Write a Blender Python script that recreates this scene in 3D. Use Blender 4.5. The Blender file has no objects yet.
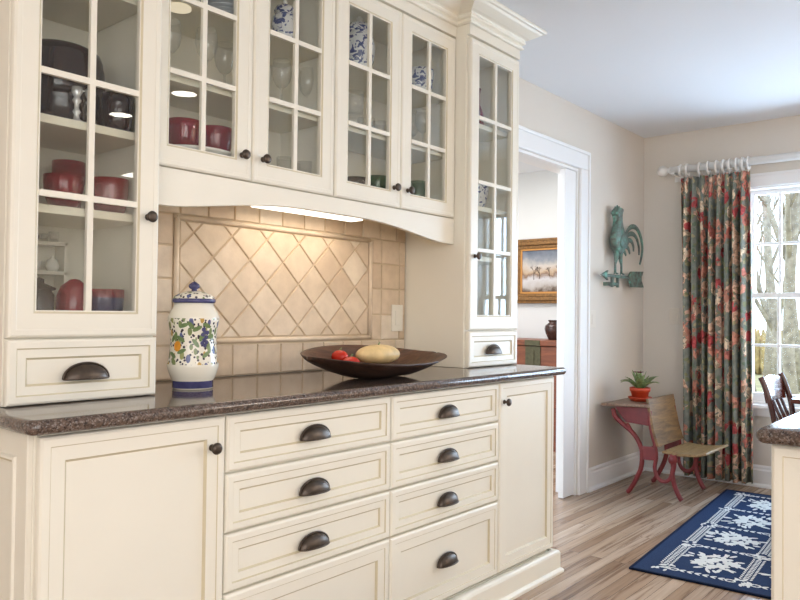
import bpy, bmesh, math, random
from mathutils import Vector, Matrix
random.seed(7)
PI = math.pi
sc = bpy.context.scene
COL = sc.collection
WO = {}                                     # world origin of every object built

# ------------------------------------------------------------------ materials
def srgb(r, g, b):
    f = lambda c: (c/255/12.92) if c/255 <= .04045 else ((c/255+.055)/1.055)**2.4
    return (f(r), f(g), f(b), 1)

def new_mat(name):
    m = bpy.data.materials.new(name); m.use_nodes = True
    nt = m.node_tree; nt.nodes.clear()
    out = nt.nodes.new('ShaderNodeOutputMaterial')
    return m, nt, out

def N(nt, kind, **kw):
    n = nt.nodes.new(kind)
    for k, v in kw.items():
        if k in n.inputs: n.inputs[k].default_value = v
        else: setattr(n, k, v)
    return n

def L(nt, a, b): nt.links.new(a, b)

def ramp(nt, fac, stops, interp='LINEAR'):
    r = nt.nodes.new('ShaderNodeValToRGB'); r.color_ramp.interpolation = interp
    els = r.color_ramp.elements
    while len(els) < len(stops): els.new(.5)
    for e, (p, c) in zip(els, stops): e.position = p; e.color = c
    if fac is not None: L(nt, fac, r.inputs[0])
    return r

def mixc(nt, fac, a, b, mode='MIX'):
    n = nt.nodes.new('ShaderNodeMix'); n.data_type = 'RGBA'; n.blend_type = mode
    for sock, val in ((n.inputs[0], fac), (n.inputs[6], a), (n.inputs[7], b)):
        if hasattr(val, 'is_output'): L(nt, val, sock)
        else: sock.default_value = val
    return n.outputs[2]

def math_n(nt, op, a, b=0.0):
    n = nt.nodes.new('ShaderNodeMath'); n.operation = op
    for i, v in enumerate((a, b)):
        if hasattr(v, 'is_output'): L(nt, v, n.inputs[i])
        else: n.inputs[i].default_value = v
    return n.outputs[0]

def bump(nt, h, strength, dist=.002):
    b = N(nt, 'ShaderNodeBump'); b.inputs['Strength'].default_value = strength; b.inputs['Distance'].default_value = dist
    L(nt, h, b.inputs['Height']); return b.outputs[0]

def flat(name, col, rough=.5, metal=0.0, noise=0.0, nscale=30, bmp=0.0, coat=0.0, spec=.5, emit=None):
    m, nt, out = new_mat(name)
    p = N(nt, 'ShaderNodeBsdfPrincipled'); p.inputs['Base Color'].default_value = col
    p.inputs['Roughness'].default_value = rough; p.inputs['Metallic'].default_value = metal
    p.inputs['Coat Weight'].default_value = coat; p.inputs['Specular IOR Level'].default_value = spec
    if noise or bmp:
        tc = N(nt, 'ShaderNodeTexCoord'); nz = N(nt, 'ShaderNodeTexNoise', Scale=nscale, Detail=5.0)
        L(nt, tc.outputs['Object'], nz.inputs['Vector'])
        if noise:
            d = tuple(c*(1-noise) for c in col[:3])+(1,); u = tuple(min(1, c*(1+noise)) for c in col[:3])+(1,)
            r = ramp(nt, nz.outputs['Fac'], [(.3, d), (.7, u)]); L(nt, r.outputs[0], p.inputs['Base Color'])
        if bmp: L(nt, bump(nt, nz.outputs['Fac'], bmp), p.inputs['Normal'])
    if emit: p.inputs['Emission Color'].default_value = emit[0]; p.inputs['Emission Strength'].default_value = emit[1]
    L(nt, p.outputs[0], out.inputs[0]); return m

def glass(name, tint=(1, 1, 1, 1), refl=.045, edge=.8, grough=0.0):
    m, nt, out = new_mat(name)
    lw = N(nt, 'ShaderNodeLayerWeight', Blend=.5)
    p5 = math_n(nt, 'POWER', lw.outputs['Facing'], 4.0)
    fac = math_n(nt, 'ADD', math_n(nt, 'MULTIPLY', p5, edge), refl)
    fac = math_n(nt, 'MINIMUM', fac, 1.0)
    tr = N(nt, 'ShaderNodeBsdfTransparent', Color=tint); gl = N(nt, 'ShaderNodeBsdfGlossy', Roughness=grough)
    gl.inputs['Color'].default_value = (1, 1, 1, 1)
    mx = N(nt, 'ShaderNodeMixShader'); L(nt, fac, mx.inputs[0]); L(nt, tr.outputs[0], mx.inputs[1]); L(nt, gl.outputs[0], mx.inputs[2])
    L(nt, mx.outputs[0], out.inputs[0]); return m

def tinted(name, tint, body, mixf=.5, refl=.06):
    """coloured blown glass: partly see-through, partly coloured body, glossy skin"""
    m, nt, out = new_mat(name)
    lw = N(nt, 'ShaderNodeLayerWeight', Blend=.5)
    fac = math_n(nt, 'ADD', math_n(nt, 'MULTIPLY', math_n(nt, 'POWER', lw.outputs['Facing'], 4.0), .6), refl)
    tr = N(nt, 'ShaderNodeBsdfTransparent', Color=tint); df = N(nt, 'ShaderNodeBsdfDiffuse', Color=body)
    m1 = N(nt, 'ShaderNodeMixShader'); m1.inputs[0].default_value = mixf
    L(nt, tr.outputs[0], m1.inputs[1]); L(nt, df.outputs[0], m1.inputs[2])
    gl = N(nt, 'ShaderNodeBsdfGlossy', Roughness=.03)
    mx = N(nt, 'ShaderNodeMixShader'); L(nt, fac, mx.inputs[0]); L(nt, m1.outputs[0], mx.inputs[1]); L(nt, gl.outputs[0], mx.inputs[2])
    L(nt, mx.outputs[0], out.inputs[0]); return m

def emis(name, col, s):
    m, nt, out = new_mat(name); e = N(nt, 'ShaderNodeEmission', Color=col, Strength=s); L(nt, e.outputs[0], out.inputs[0]); return m

M = {}
M['cream'] = flat('cream_paint', srgb(238, 233, 219), .34, noise=.012, nscale=6, spec=.45)
M['glaze'] = flat('cream_glaze', srgb(208, 197, 168), .45)
M['inside'] = flat('cabinet_inside_paint', srgb(233, 227, 208), .5)
M['bronze'] = flat('oil_rubbed_bronze', srgb(84, 74, 66), .36, metal=.75, noise=.15, nscale=60)
M['white'] = flat('white_trim_paint', srgb(242, 241, 240), .35)
M['ceil'] = flat('ceiling_paint', srgb(238, 240, 244), .9)
M['wall'] = flat('wall_paint', srgb(222, 214, 203), .85, noise=.01, nscale=3)
M['wall2'] = flat('next_room_paint', srgb(220, 220, 218), .85)
M['glass'] = glass('cabinet_glass', (.97, .98, .97, 1), .034, .75)
M['winglass'] = glass('window_glass', (.97, .98, .99, 1), .03, .6)
M['crystal'] = tinted('clear_glassware', (.985, .985, .98, 1), srgb(244, 244, 240), .07, .06)
M['cut'] = tinted('cut_crystal', (.95, .95, .95, 1), srgb(250, 250, 250), .45, .25)
M['ruby'] = tinted('cranberry_glass', (.66, .07, .16, 1), srgb(160, 10, 44), .42, .06)
M['plum'] = tinted('plum_glass', (.07, .01, .02, 1), srgb(30, 6, 12), .8, .05)
M['smoke'] = tinted('smoke_glass', (.3, .24, .22, 1), srgb(70, 54, 48), .5)
M['green'] = tinted('green_glass', (.12, .45, .22, 1), srgb(40, 108, 66), .5)
M['palegreen'] = tinted('pale_green_glass', (.55, .75, .66, 1), srgb(120, 150, 132), .35)
M['cobalt'] = tinted('cobalt_glass', (.2, .22, .5, 1), srgb(60, 66, 120), .55)
M['lilac'] = tinted('lilac_glass', (.6, .52, .66, 1), srgb(130, 112, 140), .6)
M['china'] = flat('white_china', srgb(240, 238, 232), .18)
M['chinagrey'] = flat('pewter_rim_china', srgb(176, 182, 188), .22)
M['red_iron'] = flat('red_painted_iron', srgb(122, 42, 44), .42, noise=.18, nscale=18)
M['plastic'] = flat('almond_plastic', srgb(240, 234, 220), .35)
M['trimlight'] = flat('lamp_trim_white', srgb(240, 240, 238), .4)
M['lamp'] = emis('recessed_lamp_glow', (1, .93, .82, 1), 26)
M['tube'] = emis('under_cabinet_glow', (1, .9, .76, 1), 2.6)
M['puck'] = emis('puck_glow', (1, .84, .6, 1), .75)
M['patina'] = None
M['chairwood'] = flat('dark_red_mahogany', srgb(74, 34, 28), .25, noise=.25, nscale=14, coat=.3)
M['terra'] = flat('terracotta_red', srgb(196, 70, 38), .45, noise=.12, nscale=20)
M['leaf'] = flat('leaf_green', srgb(124, 142, 88), .45, noise=.45, nscale=45)
M['leafred'] = flat('flower_dark_red', srgb(110, 40, 44), .5)
M['soil'] = flat('soil', srgb(50, 38, 30), .9)
M['gilt'] = flat('gilt_wood', srgb(132, 94, 50), .42, metal=.25, noise=.4, nscale=60, bmp=.3)
M['giltlight'] = flat('gilt_slip', srgb(198, 140, 74), .4, metal=.25)
M['brass'] = flat('dull_hasp_metal', srgb(92, 88, 66), .45, metal=.6, noise=.2, nscale=40)
M['black'] = flat('black_gap', srgb(18, 16, 15), .6)
M['bark'] = flat('bark', srgb(158, 146, 128), .9, noise=.35, nscale=12)
M['tomato'] = flat('tomato_skin', srgb(196, 44, 28), .2)
M['gourd'] = flat('yellow_gourd_skin', srgb(224, 196, 142), .5, noise=.15, nscale=30, bmp=.2)
M['rod'] = flat('white_rod_paint', srgb(240, 238, 234), .3)
M['navy'] = flat('rug_navy', srgb(44, 60, 92), .95, noise=.2, nscale=220, bmp=.5, spec=.1)
M['rugwhite'] = flat('rug_ivory', srgb(226, 228, 226), .95, noise=.08, nscale=220, bmp=.5, spec=.1)
M['rugedge'] = flat('rug_binding', srgb(24, 34, 58), .95, spec=.1)

def mat_granite():
    m, nt, out = new_mat('brown_granite')
    tc = N(nt, 'ShaderNodeTexCoord')
    v = N(nt, 'ShaderNodeTexVoronoi', Scale=300.0); L(nt, tc.outputs['Object'], v.inputs['Vector'])
    n = N(nt, 'ShaderNodeTexNoise', Scale=90.0, Detail=6.0); L(nt, tc.outputs['Object'], n.inputs['Vector'])
    sx = N(nt, 'ShaderNodeSeparateColor'); L(nt, v.outputs['Color'], sx.inputs[0])
    a = ramp(nt, sx.outputs[0], [(0, srgb(38, 34, 33)), (.3, srgb(70, 60, 55)), (.6, srgb(104, 84, 73)), (.85, srgb(124, 113, 107)), (1, srgb(152, 146, 142))])
    b = ramp(nt, n.outputs['Fac'], [(.35, srgb(44, 38, 38)), (.5, srgb(92, 74, 64)), (.68, srgb(118, 100, 90))])
    c = mixc(nt, .45, a.outputs[0], b.outputs[0])
    p = N(nt, 'ShaderNodeBsdfPrincipled', Roughness=.09); L(nt, c, p.inputs['Base Color']); p.inputs['Specular IOR Level'].default_value = .65
    L(nt, p.outputs[0], out.inputs[0]); return m
M['granite'] = mat_granite()

def mat_tile():
    m, nt, out = new_mat('tumbled_travertine')
    g = N(nt, 'ShaderNodeNewGeometry'); tc = N(nt, 'ShaderNodeTexCoord')
    n = N(nt, 'ShaderNodeTexNoise', Scale=14.0, Detail=6.0, Roughness=.6); L(nt, tc.outputs['Object'], n.inputs['Vector'])
    n2 = N(nt, 'ShaderNodeTexNoise', Scale=70.0, Detail=4.0); L(nt, tc.outputs['Object'], n2.inputs['Vector'])
    a = ramp(nt, g.outputs['Random Per Island'], [(0, srgb(208, 184, 156)), (.35, srgb(226, 206, 181)), (.7, srgb(218, 196, 168)), (1, srgb(237, 223, 203))])
    b = ramp(nt, n.outputs['Fac'], [(.3, (.86, .84, .81, 1)), (.65, (1.03, 1.03, 1.02, 1))])
    c = mixc(nt, 1.0, a.outputs[0], b.outputs[0], 'MULTIPLY')
    p = N(nt, 'ShaderNodeBsdfPrincipled', Roughness=.55); L(nt, c, p.inputs['Base Color'])
    L(nt, bump(nt, n2.outputs['Fac'], .25), p.inputs['Normal']); L(nt, p.outputs[0], out.inputs[0]); return m
M['tile'] = mat_tile()
M['grout'] = flat('sand_grout', srgb(210, 190, 160), .9)
M['pencil'] = flat('travertine_liner', srgb(228, 208, 182), .5, noise=.1, nscale=16)

def mat_floor():
    m, nt, out = new_mat('oak_strip_floor')
    tc = N(nt, 'ShaderNodeTexCoord')
    br = N(nt, 'ShaderNodeTexBrick'); br.offset = .37; br.offset_frequency = 2; br.squash = 1; L(nt, tc.outputs['Object'], br.inputs['Vector'])
    for k, v in (('Scale', 1.0), ('Mortar Size', .0009), ('Mortar Smooth', .2), ('Bias', 0.0), ('Brick Width', 1.25), ('Row Height', .058)): br.inputs[k].default_value = v
    br.inputs['Color1'].default_value = (0, 0, 0, 1); br.inputs['Color2'].default_value = (1, 1, 1, 1); br.inputs['Mortar'].default_value = (.5, .5, .5, 1)
    sp = N(nt, 'ShaderNodeSeparateXYZ'); L(nt, tc.outputs['Object'], sp.inputs[0])
    row = math_n(nt, 'FLOOR', math_n(nt, 'DIVIDE', sp.outputs[1], .058))
    # board-wise offset so grain differs per board
    bw = N(nt, 'ShaderNodeSeparateColor'); L(nt, br.outputs['Color'], bw.inputs[0])
    cx = N(nt, 'ShaderNodeCombineXYZ'); L(nt, math_n(nt, 'ADD', math_n(nt, 'MULTIPLY', sp.outputs[0], .75), math_n(nt, 'MULTIPLY', row, 3.71)), cx.inputs[0])
    L(nt, math_n(nt, 'MULTIPLY', sp.outputs[1], 16.0), cx.inputs[1]); L(nt, math_n(nt, 'MULTIPLY', bw.outputs[0], 9.0), cx.inputs[2])
    gr = N(nt, 'ShaderNodeTexNoise', Scale=2.2, Detail=7.0, Roughness=.58, Distortion=1.0); L(nt, cx.outputs[0], gr.inputs['Vector'])
    a = ramp(nt, bw.outputs[0], [(0, srgb(146, 120, 98)), (.3, srgb(165, 139, 116)), (.65, srgb(178, 154, 132)), (1, srgb(194, 173, 153))])
    b = ramp(nt, gr.outputs['Fac'], [(.36, (.54, .47, .42, 1)), (.46, (.90, .88, .86, 1)), (.7, (1.14, 1.14, 1.14, 1))])
    c = mixc(nt, 1.0, a.outputs[0], b.outputs[0], 'MULTIPLY')
    c = mixc(nt, br.outputs['Fac'], c, srgb(80, 56, 40))
    p = N(nt, 'ShaderNodeBsdfPrincipled', Roughness=.24); L(nt, c, p.inputs['Base Color']); p.inputs['Specular IOR Level'].default_value = .5
    L(nt, bump(nt, gr.outputs['Fac'], .06), p.inputs['Normal'])
    L(nt, p.outputs[0], out.inputs[0]); return m
M['floor'] = mat_floor()

def mat_wood(name, c1, c2, rough=.4, scale=(3, 30, 30), axis_scale=2.0, coat=0.0):
    m, nt, out = new_mat(name)
    tc = N(nt, 'ShaderNodeTexCoord'); mp = N(nt, 'ShaderNodeMapping'); mp.inputs['Scale'].default_value = scale
    L(nt, tc.outputs['Object'], mp.inputs[0])
    n = N(nt, 'ShaderNodeTexNoise', Scale=axis_scale, Detail=6.0, Roughness=.6, Distortion=.8); L(nt, mp.outputs[0], n.inputs['Vector'])
    r = ramp(nt, n.outputs['Fac'], [(.3, c1), (.7, c2)])
    p = N(nt, 'ShaderNodeBsdfPrincipled', Roughness=rough); L(nt, r.outputs[0], p.inputs['Base Color']); p.inputs['Coat Weight'].default_value = coat
    L(nt, bump(nt, n.outputs['Fac'], .15), p.inputs['Normal']); L(nt, p.outputs[0], out.inputs[0]); return m
M['bowlwood'] = mat_wood('dark_carved_wood', srgb(38, 26, 20), srgb(82, 56, 42), .45, (5, 40, 40))
M['bowlin'] = mat_wood('worn_bowl_inside', srgb(62, 42, 30), srgb(112, 78, 56), .5, (5, 40, 40))
M['deskwood'] = mat_wood('old_maple', srgb(112, 84, 50), srgb(168, 136, 92), .4, (4, 30, 30))
M['seatback'] = mat_wood('brown_maple', srgb(84, 60, 36), srgb(146, 112, 70), .4, (3, 20, 20), 1.6)
M['desktop'] = mat_wood('weathered_desktop', srgb(104, 78, 62), srgb(150, 122, 100), .4, (4, 30, 30))
M['chestwood'] = mat_wood('red_chest_wood', srgb(104, 54, 34), srgb(144, 84, 54), .4, (20, 3, 20))
M['tablewood'] = mat_wood('mahogany_table', srgb(66, 28, 22), srgb(104, 46, 34), .14, (4, 24, 24), coat=.5)

def mat_patina():
    m, nt, out = new_mat('copper_verdigris')
    tc = N(nt, 'ShaderNodeTexCoord'); n = N(nt, 'ShaderNodeTexNoise', Scale=22.0, Detail=5.0, Roughness=.65); L(nt, tc.outputs['Object'], n.inputs['Vector'])
    r = ramp(nt, n.outputs['Fac'], [(.3, srgb(74, 76, 72)), (.46, srgb(106, 118, 112)), (.6, srgb(108, 146, 134)), (.72, srgb(126, 200, 176))])
    p = N(nt, 'ShaderNodeBsdfPrincipled', Roughness=.5); p.inputs['Metallic'].default_value = .25; L(nt, r.outputs[0], p.inputs['Base Color'])
    L(nt, bump(nt, n.outputs['Fac'], .4, .004), p.inputs['Normal']); L(nt, p.outputs[0], out.inputs[0]); return m
M['patina'] = mat_patina()

def mat_bluewhite(name, scale=26.0, thr=.52):
    m, nt, out = new_mat(name)
    tc = N(nt, 'ShaderNodeTexCoord'); n = N(nt, 'ShaderNodeTexNoise', Scale=scale, Detail=3.0, Distortion=1.5); L(nt, tc.outputs['Object'], n.inputs['Vector'])
    r = ramp(nt, n.outputs['Fac'], [(thr-.02, srgb(232, 234, 238)), (thr+.02, srgb(70, 88, 150)), (thr+.16, srgb(48, 60, 118))])
    p = N(nt, 'ShaderNodeBsdfPrincipled', Roughness=.15); L(nt, r.outputs[0], p.inputs['Base Color']); L(nt, p.outputs[0], out.inputs[0]); return m
M['bluewhite'] = mat_bluewhite('blue_and_white_porcelain', 34.0, .55)

def mat_majolica(limit=True):
    m, nt, out = new_mat('painted_majolica')
    tc = N(nt, 'ShaderNodeTexCoord'); sp = N(nt, 'ShaderNodeSeparateXYZ'); L(nt, tc.outputs['Object'], sp.inputs[0])
    base = srgb(240, 234, 218)
    # fine dark dots and sprigs
    nz = N(nt, 'ShaderNodeTexNoise', Scale=9.0, Detail=2.0); L(nt, tc.outputs['Object'], nz.inputs['Vector'])
    v1 = N(nt, 'ShaderNodeTexVoronoi', Scale=86.0); L(nt, tc.outputs['Object'], v1.inputs['Vector'])
    d1 = math_n(nt, 'LESS_THAN', v1.outputs['Distance'], .36)
    c = mixc(nt, d1, base, srgb(52, 46, 60))
    # green leaves, stretched
    mp = N(nt, 'ShaderNodeMapping'); mp.inputs['Scale'].default_value = (1, 1, .55); mp.inputs['Rotation'].default_value = (.5, .7, 0); L(nt, tc.outputs['Object'], mp.inputs[0])
    v2 = N(nt, 'ShaderNodeTexVoronoi', Scale=58.0); L(nt, mp.outputs[0], v2.inputs['Vector'])
    s2 = N(nt, 'ShaderNodeSeparateColor'); L(nt, v2.outputs['Color'], s2.inputs[0])
    l2 = math_n(nt, 'MULTIPLY', math_n(nt, 'LESS_THAN', v2.outputs['Distance'], .43), math_n(nt, 'GREATER_THAN', s2.outputs[0], .30))
    lc = ramp(nt, s2.outputs[1], [(0, srgb(126, 140, 92)), (.5, srgb(160, 162, 104)), (.7, srgb(92, 98, 140)), (.9, srgb(196, 160, 84))], 'CONSTANT')
    c = mixc(nt, l2, c, lc.outputs[0])
    # limit decoration to the body
    band = math_n(nt, 'MULTIPLY', math_n(nt, 'GREATER_THAN', sp.outputs[2], .078), math_n(nt, 'LESS_THAN', sp.outputs[2], .222))
    if limit: c = mixc(nt, band, base, c)
    p = N(nt, 'ShaderNodeBsdfPrincipled', Roughness=.2); L(nt, c, p.inputs['Base Color']); L(nt, p.outputs[0], out.inputs[0]); return m
M['majolica'] = mat_majolica()
M['majlid'] = mat_majolica(False)
M['majbase'] = flat('cream_glaze_ceramic', srgb(238, 232, 216), .2)
M['majblue'] = flat('blue_glaze_ceramic', srgb(74, 74, 116), .2, noise=.25, nscale=40)
M['majorange'] = flat('orange_glaze', srgb(222, 150, 50), .2, noise=.15, nscale=60)
M['majgreen'] = flat('green_glaze', srgb(110, 132, 84), .2, noise=.2, nscale=60)

def mat_curtain():
    m, nt, out = new_mat('floral_chintz')
    uv = N(nt, 'ShaderNodeUVMap')
    nz = N(nt, 'ShaderNodeTexNoise', Scale=24.0, Detail=4.0); L(nt, uv.outputs[0], nz.inputs['Vector'])
    wob = N(nt, 'ShaderNodeVectorMath'); wob.operation = 'MULTIPLY_ADD'; L(nt, nz.outputs['Color'], wob.inputs[0]); wob.inputs[1].default_value = (.07, .07, 0); L(nt, uv.outputs[0], wob.inputs[2])
    wv = wob.outputs[0]
    nb = N(nt, 'ShaderNodeTexNoise', Scale=34.0, Detail=4.0); L(nt, uv.outputs[0], nb.inputs['Vector'])
    c = ramp(nt, nb.outputs['Fac'], [(.3, srgb(114, 119, 112)), (.7, srgb(142, 145, 134))]).outputs[0]
    v2 = N(nt, 'ShaderNodeTexVoronoi', Scale=26.0); v2.voronoi_dimensions = '2D'; L(nt, wv, v2.inputs['Vector'])
    s2 = N(nt, 'ShaderNodeSeparateColor'); L(nt, v2.outputs['Color'], s2.inputs[0])
    lf = math_n(nt, 'MULTIPLY', math_n(nt, 'LESS_THAN', v2.outputs['Distance'], .36), math_n(nt, 'GREATER_THAN', s2.outputs[0], .42))
    lc = ramp(nt, s2.outputs[1], [(0, srgb(132, 134, 100)), (.4, srgb(166, 158, 124)), (.7, srgb(110, 126, 106)), (1, srgb(190, 164, 138))], 'CONSTANT')
    c = mixc(nt, lf, c, lc.outputs[0])
    big = N(nt, 'ShaderNodeTexNoise', Scale=4.6, Detail=1.5); L(nt, uv.outputs[0], big.inputs['Vector'])
    bun = math_n(nt, 'GREATER_THAN', big.outputs['Fac'], .45)
    v3 = N(nt, 'ShaderNodeTexVoronoi', Scale=12.0); v3.voronoi_dimensions = '2D'; L(nt, wv, v3.inputs['Vector'])
    s3 = N(nt, 'ShaderNodeSeparateColor'); L(nt, v3.outputs['Color'], s3.inputs[0])
    v4 = N(nt, 'ShaderNodeTexVoronoi', Scale=58.0); v4.voronoi_dimensions = '2D'; L(nt, wv, v4.inputs['Vector'])
    s4 = N(nt, 'ShaderNodeSeparateColor'); L(nt, v4.outputs['Color'], s4.inputs[0])
    rc = ramp(nt, s3.outputs[0], [(0, srgb(182, 84, 86)), (.18, srgb(206, 146, 128)), (.42, srgb(220, 184, 160)), (.66, srgb(198, 122, 110)), (.80, srgb(228, 208, 182))], 'CONSTANT')
    dk = ramp(nt, s4.outputs[0], [(0, (.48, .44, .42, 1)), (.35, (.86, .84, .82, 1)), (1, (1.25, 1.22, 1.2, 1))])
    rcol = mixc(nt, 1.0, rc.outputs[0], dk.outputs[0], 'MULTIPLY')
    gap = math_n(nt, 'GREATER_THAN', s4.outputs[1], .16)
    rm = math_n(nt, 'MULTIPLY', math_n(nt, 'MULTIPLY', math_n(nt, 'LESS_THAN', v3.outputs['Distance'], .52), bun), gap)
    c = mixc(nt, rm, c, rcol)
    p = N(nt, 'ShaderNodeBsdfPrincipled', Roughness=.85); p.inputs['Specular IOR Level'].default_value = .2; L(nt, c, p.inputs['Base Color'])
    L(nt, p.outputs[0], out.inputs[0]); return m
M['chintz'] = mat_curtain()

def mat_painting():
    m, nt, out = new_mat('oil_landscape')
    tc = N(nt, 'ShaderNodeTexCoord'); sp = N(nt, 'ShaderNodeSeparateXYZ'); L(nt, tc.outputs['Generated'], sp.inputs[0])
    n = N(nt, 'ShaderNodeTexNoise', Scale=9.0, Detail=7.0, Roughness=.65); L(nt, tc.outputs['Object'], n.inputs['Vector'])
    h = math_n(nt, 'ADD', sp.outputs[2], math_n(nt, 'MULTIPLY', math_n(nt, 'SUBTRACT', n.outputs['Fac'], .5), .45))
    r = ramp(nt, h, [(0, srgb(86, 66, 50)), (.12, srgb(176, 166, 158)), (.3, srgb(200, 196, 196)), (.4, srgb(132, 104, 84)), (.47, srgb(186, 160, 132)), (.62, srgb(196, 186, 176)), (.8, srgb(134, 138, 146)), (1, srgb(92, 100, 114))])
    p = N(nt, 'ShaderNodeBsdfPrincipled', Roughness=.4); L(nt, r.outputs[0], p.inputs['Base Color']); L(nt, p.outputs[0], out.inputs[0]); return m
M['painting'] = mat_painting()
M['paintdark'] = flat('painted_tree_brown', srgb(66, 50, 40), .5)
M['paintwhite'] = flat('painted_snow', srgb(214, 210, 206), .5)
M['vase'] = flat('brown_lustre_glaze', srgb(66, 44, 38), .16, noise=.35, nscale=30)
M['ground'] = flat('winter_lawn', srgb(170, 156, 110), .95, noise=.25, nscale=2)
M['brush'] = flat('dry_brush', srgb(168, 142, 92), .95, noise=.4, nscale=8)

# ------------------------------------------------------------------ mesh builder
class MB:
    def __init__(self): self.v = []; self.f = []; self.m = []; self.s = []; self.uv = None
    def add(self, vs, fs, mat=0, smooth=False):
        o = len(self.v); self.v += [tuple(p) for p in vs]
        for i, f in enumerate(fs):
            self.f.append([o+k for k in f]); self.m.append(mat if not isinstance(mat, list) else mat[i]); self.s.append(smooth)
        return self
    def box(self, x0, x1, y0, y1, z0, z1, mat=0):
        vs = [(x, y, z) for x in (x0, x1) for y in (y0, y1) for z in (z0, z1)]
        return self.add(vs, [(0, 1, 3, 2), (4, 6, 7, 5), (0, 4, 5, 1), (2, 3, 7, 6), (0, 2, 6, 4), (1, 5, 7, 3)], mat)
    def loft(self, rings, closed=True, caps=True, mat=0, smooth=True):
        n = len(rings[0]); vs = [p for r in rings for p in r]; fs = []
        for i in range(len(rings)-1):
            for j in range(n if closed else n-1):
                k = (j+1) % n; fs.append((i*n+j, i*n+k, (i+1)*n+k, (i+1)*n+j))
        if caps and closed: fs.append(tuple(range(n-1, -1, -1))); fs.append(tuple((len(rings)-1)*n+j for j in range(n)))
        return self.add(vs, fs, mat, smooth)
    def lathe(self, prof, c=(0, 0, 0), n=28, mat=0, smooth=True, sx=1, sy=1, caps=True):
        rings = [[(c[0]+sx*r*math.cos(2*PI*j/n), c[1]+sy*r*math.sin(2*PI*j/n), c[2]+z) for j in range(n)] for r, z in prof]
        return self.loft(rings, True, caps, mat, smooth)
    def tube(self, pts, r, n=10, mat=0, closed=False, flat_=1.0, up=None):
        pts = [Vector(p) for p in pts]; rs = r if isinstance(r, (list, tuple)) else [r]*len(pts)
        rings = []; ref = Vector(up) if up else None
        for i, p in enumerate(pts):
            if closed: t = pts[(i+1) % len(pts)]-pts[i-1]
            else: t = pts[min(i+1, len(pts)-1)]-pts[max(i-1, 0)]
            t.normalize()
            if ref is None: ref = Vector((0, 0, 1)) if abs(t.z) < .9 else Vector((1, 0, 0))
            a = t.cross(ref)
            if a.length < 1e-4: a = t.cross(Vector((0, 1, 0)))
            a.normalize(); b = a.cross(t).normalized()
            if up is None: ref = b
            rings.append([tuple(p+a*(rs[i]*flat_*math.cos(2*PI*j/n))+b*(rs[i]*math.sin(2*PI*j/n))) for j in range(n)])
        if closed: rings.append(rings[0])
        return self.loft(rings, True, not closed, mat)
    def prism(self, poly, axis, a, b, mat=0):
        """poly of 2-D points extruded along axis: 'x' -> (y,z), 'y' -> (x,z), 'z' -> (x,y)"""
        def P(u, v, w): return {'x': (w, u, v), 'y': (u, w, v), 'z': (u, v, w)}[axis]
        n = len(poly); vs = [P(u, v, a) for u, v in poly]+[P(u, v, b) for u, v in poly]
        fs = [tuple(range(n)), tuple(range(2*n-1, n-1, -1))]+[(i, n+i, n+(i+1) % n, (i+1) % n) for i in range(n)]
        return self.add(vs, fs, mat)
    def panel(self, x0, x1, z0, z1, yf, th, steps, hole=None, xf=None):
        """a cabinet front in the plane y=yf facing -y: concentric stepped frame; steps = (inset, depth, material)"""
        def ring(i, d): return [(x0+i, yf+d, z0+i), (x1-i, yf+d, z0+i), (x1-i, yf+d, z1-i), (x0+i, yf+d, z1-i)]
        seq = [(0, th, 0)]+steps
        if hole is not None: seq.append((hole, th, 0))
        rings = [ring(i, d) for i, d, _ in seq]; vs = [p for r in rings for p in r]; fs = []; ms = []
        for k in range(len(rings)-1):
            for j in range(4):
                q = (j+1) % 4; fs.append((k*4+j, k*4+q, (k+1)*4+q, (k+1)*4+j)); ms.append(seq[k+1][2])
        e = (len(rings)-1)*4
        if hole is None:
            fs.append((e, e+1, e+2, e+3)); ms.append(0); fs.append((3, 2, 1, 0)); ms.append(0)
        else:
            for j in range(4):
                q = (j+1) % 4; fs.append((e+j, e+q, q, j)); ms.append(0)
        if xf: vs = [xf(p) for p in vs]
        return self.add(vs, fs, ms)
    def mesh(self, name, mats, origin=(0, 0, 0), recalc=True):
        me = bpy.data.meshes.new(name)
        me.from_pydata([(p[0]-origin[0], p[1]-origin[1], p[2]-origin[2]) for p in self.v], [], self.f)
        for m in (mats if isinstance(mats, (list, tuple)) else [mats]): me.materials.append(m)
        for p, mi, s in zip(me.polygons, self.m, self.s): p.material_index = mi; p.use_smooth = s
        if self.uv:
            l = me.uv_layers.new(name='UVMap')
            for lp in me.loops: l.data[lp.index].uv = self.uv[lp.vertex_index]
        if recalc:
            bm = bmesh.new(); bm.from_mesh(me); bmesh.ops.recalc_face_normals(bm, faces=bm.faces); bm.to_mesh(me); bm.free()
        me.update(); return me
    def build(self, name, mats, parent=None, origin=None, bevel=0, segs=2, recalc=True, solid=None):
        o0 = WO[parent] if parent is not None else (origin or (0, 0, 0))
        me = self.mesh(name, mats, o0, recalc); o = bpy.data.objects.new(name, me); COL.objects.link(o)
        if parent is not None: o.parent = parent
        else: o.location = o0
        WO[o] = tuple(o0)
        if solid: md = o.modifiers.new('Solid', 'SOLIDIFY'); md.thickness = solid; md.offset = 0
        if bevel:
            md = o.modifiers.new('Bevel', 'BEVEL'); md.width = bevel; md.segments = segs; md.limit_method = 'ANGLE'; md.angle_limit = math.radians(40)
            md.harden_normals = False
        return o

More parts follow.
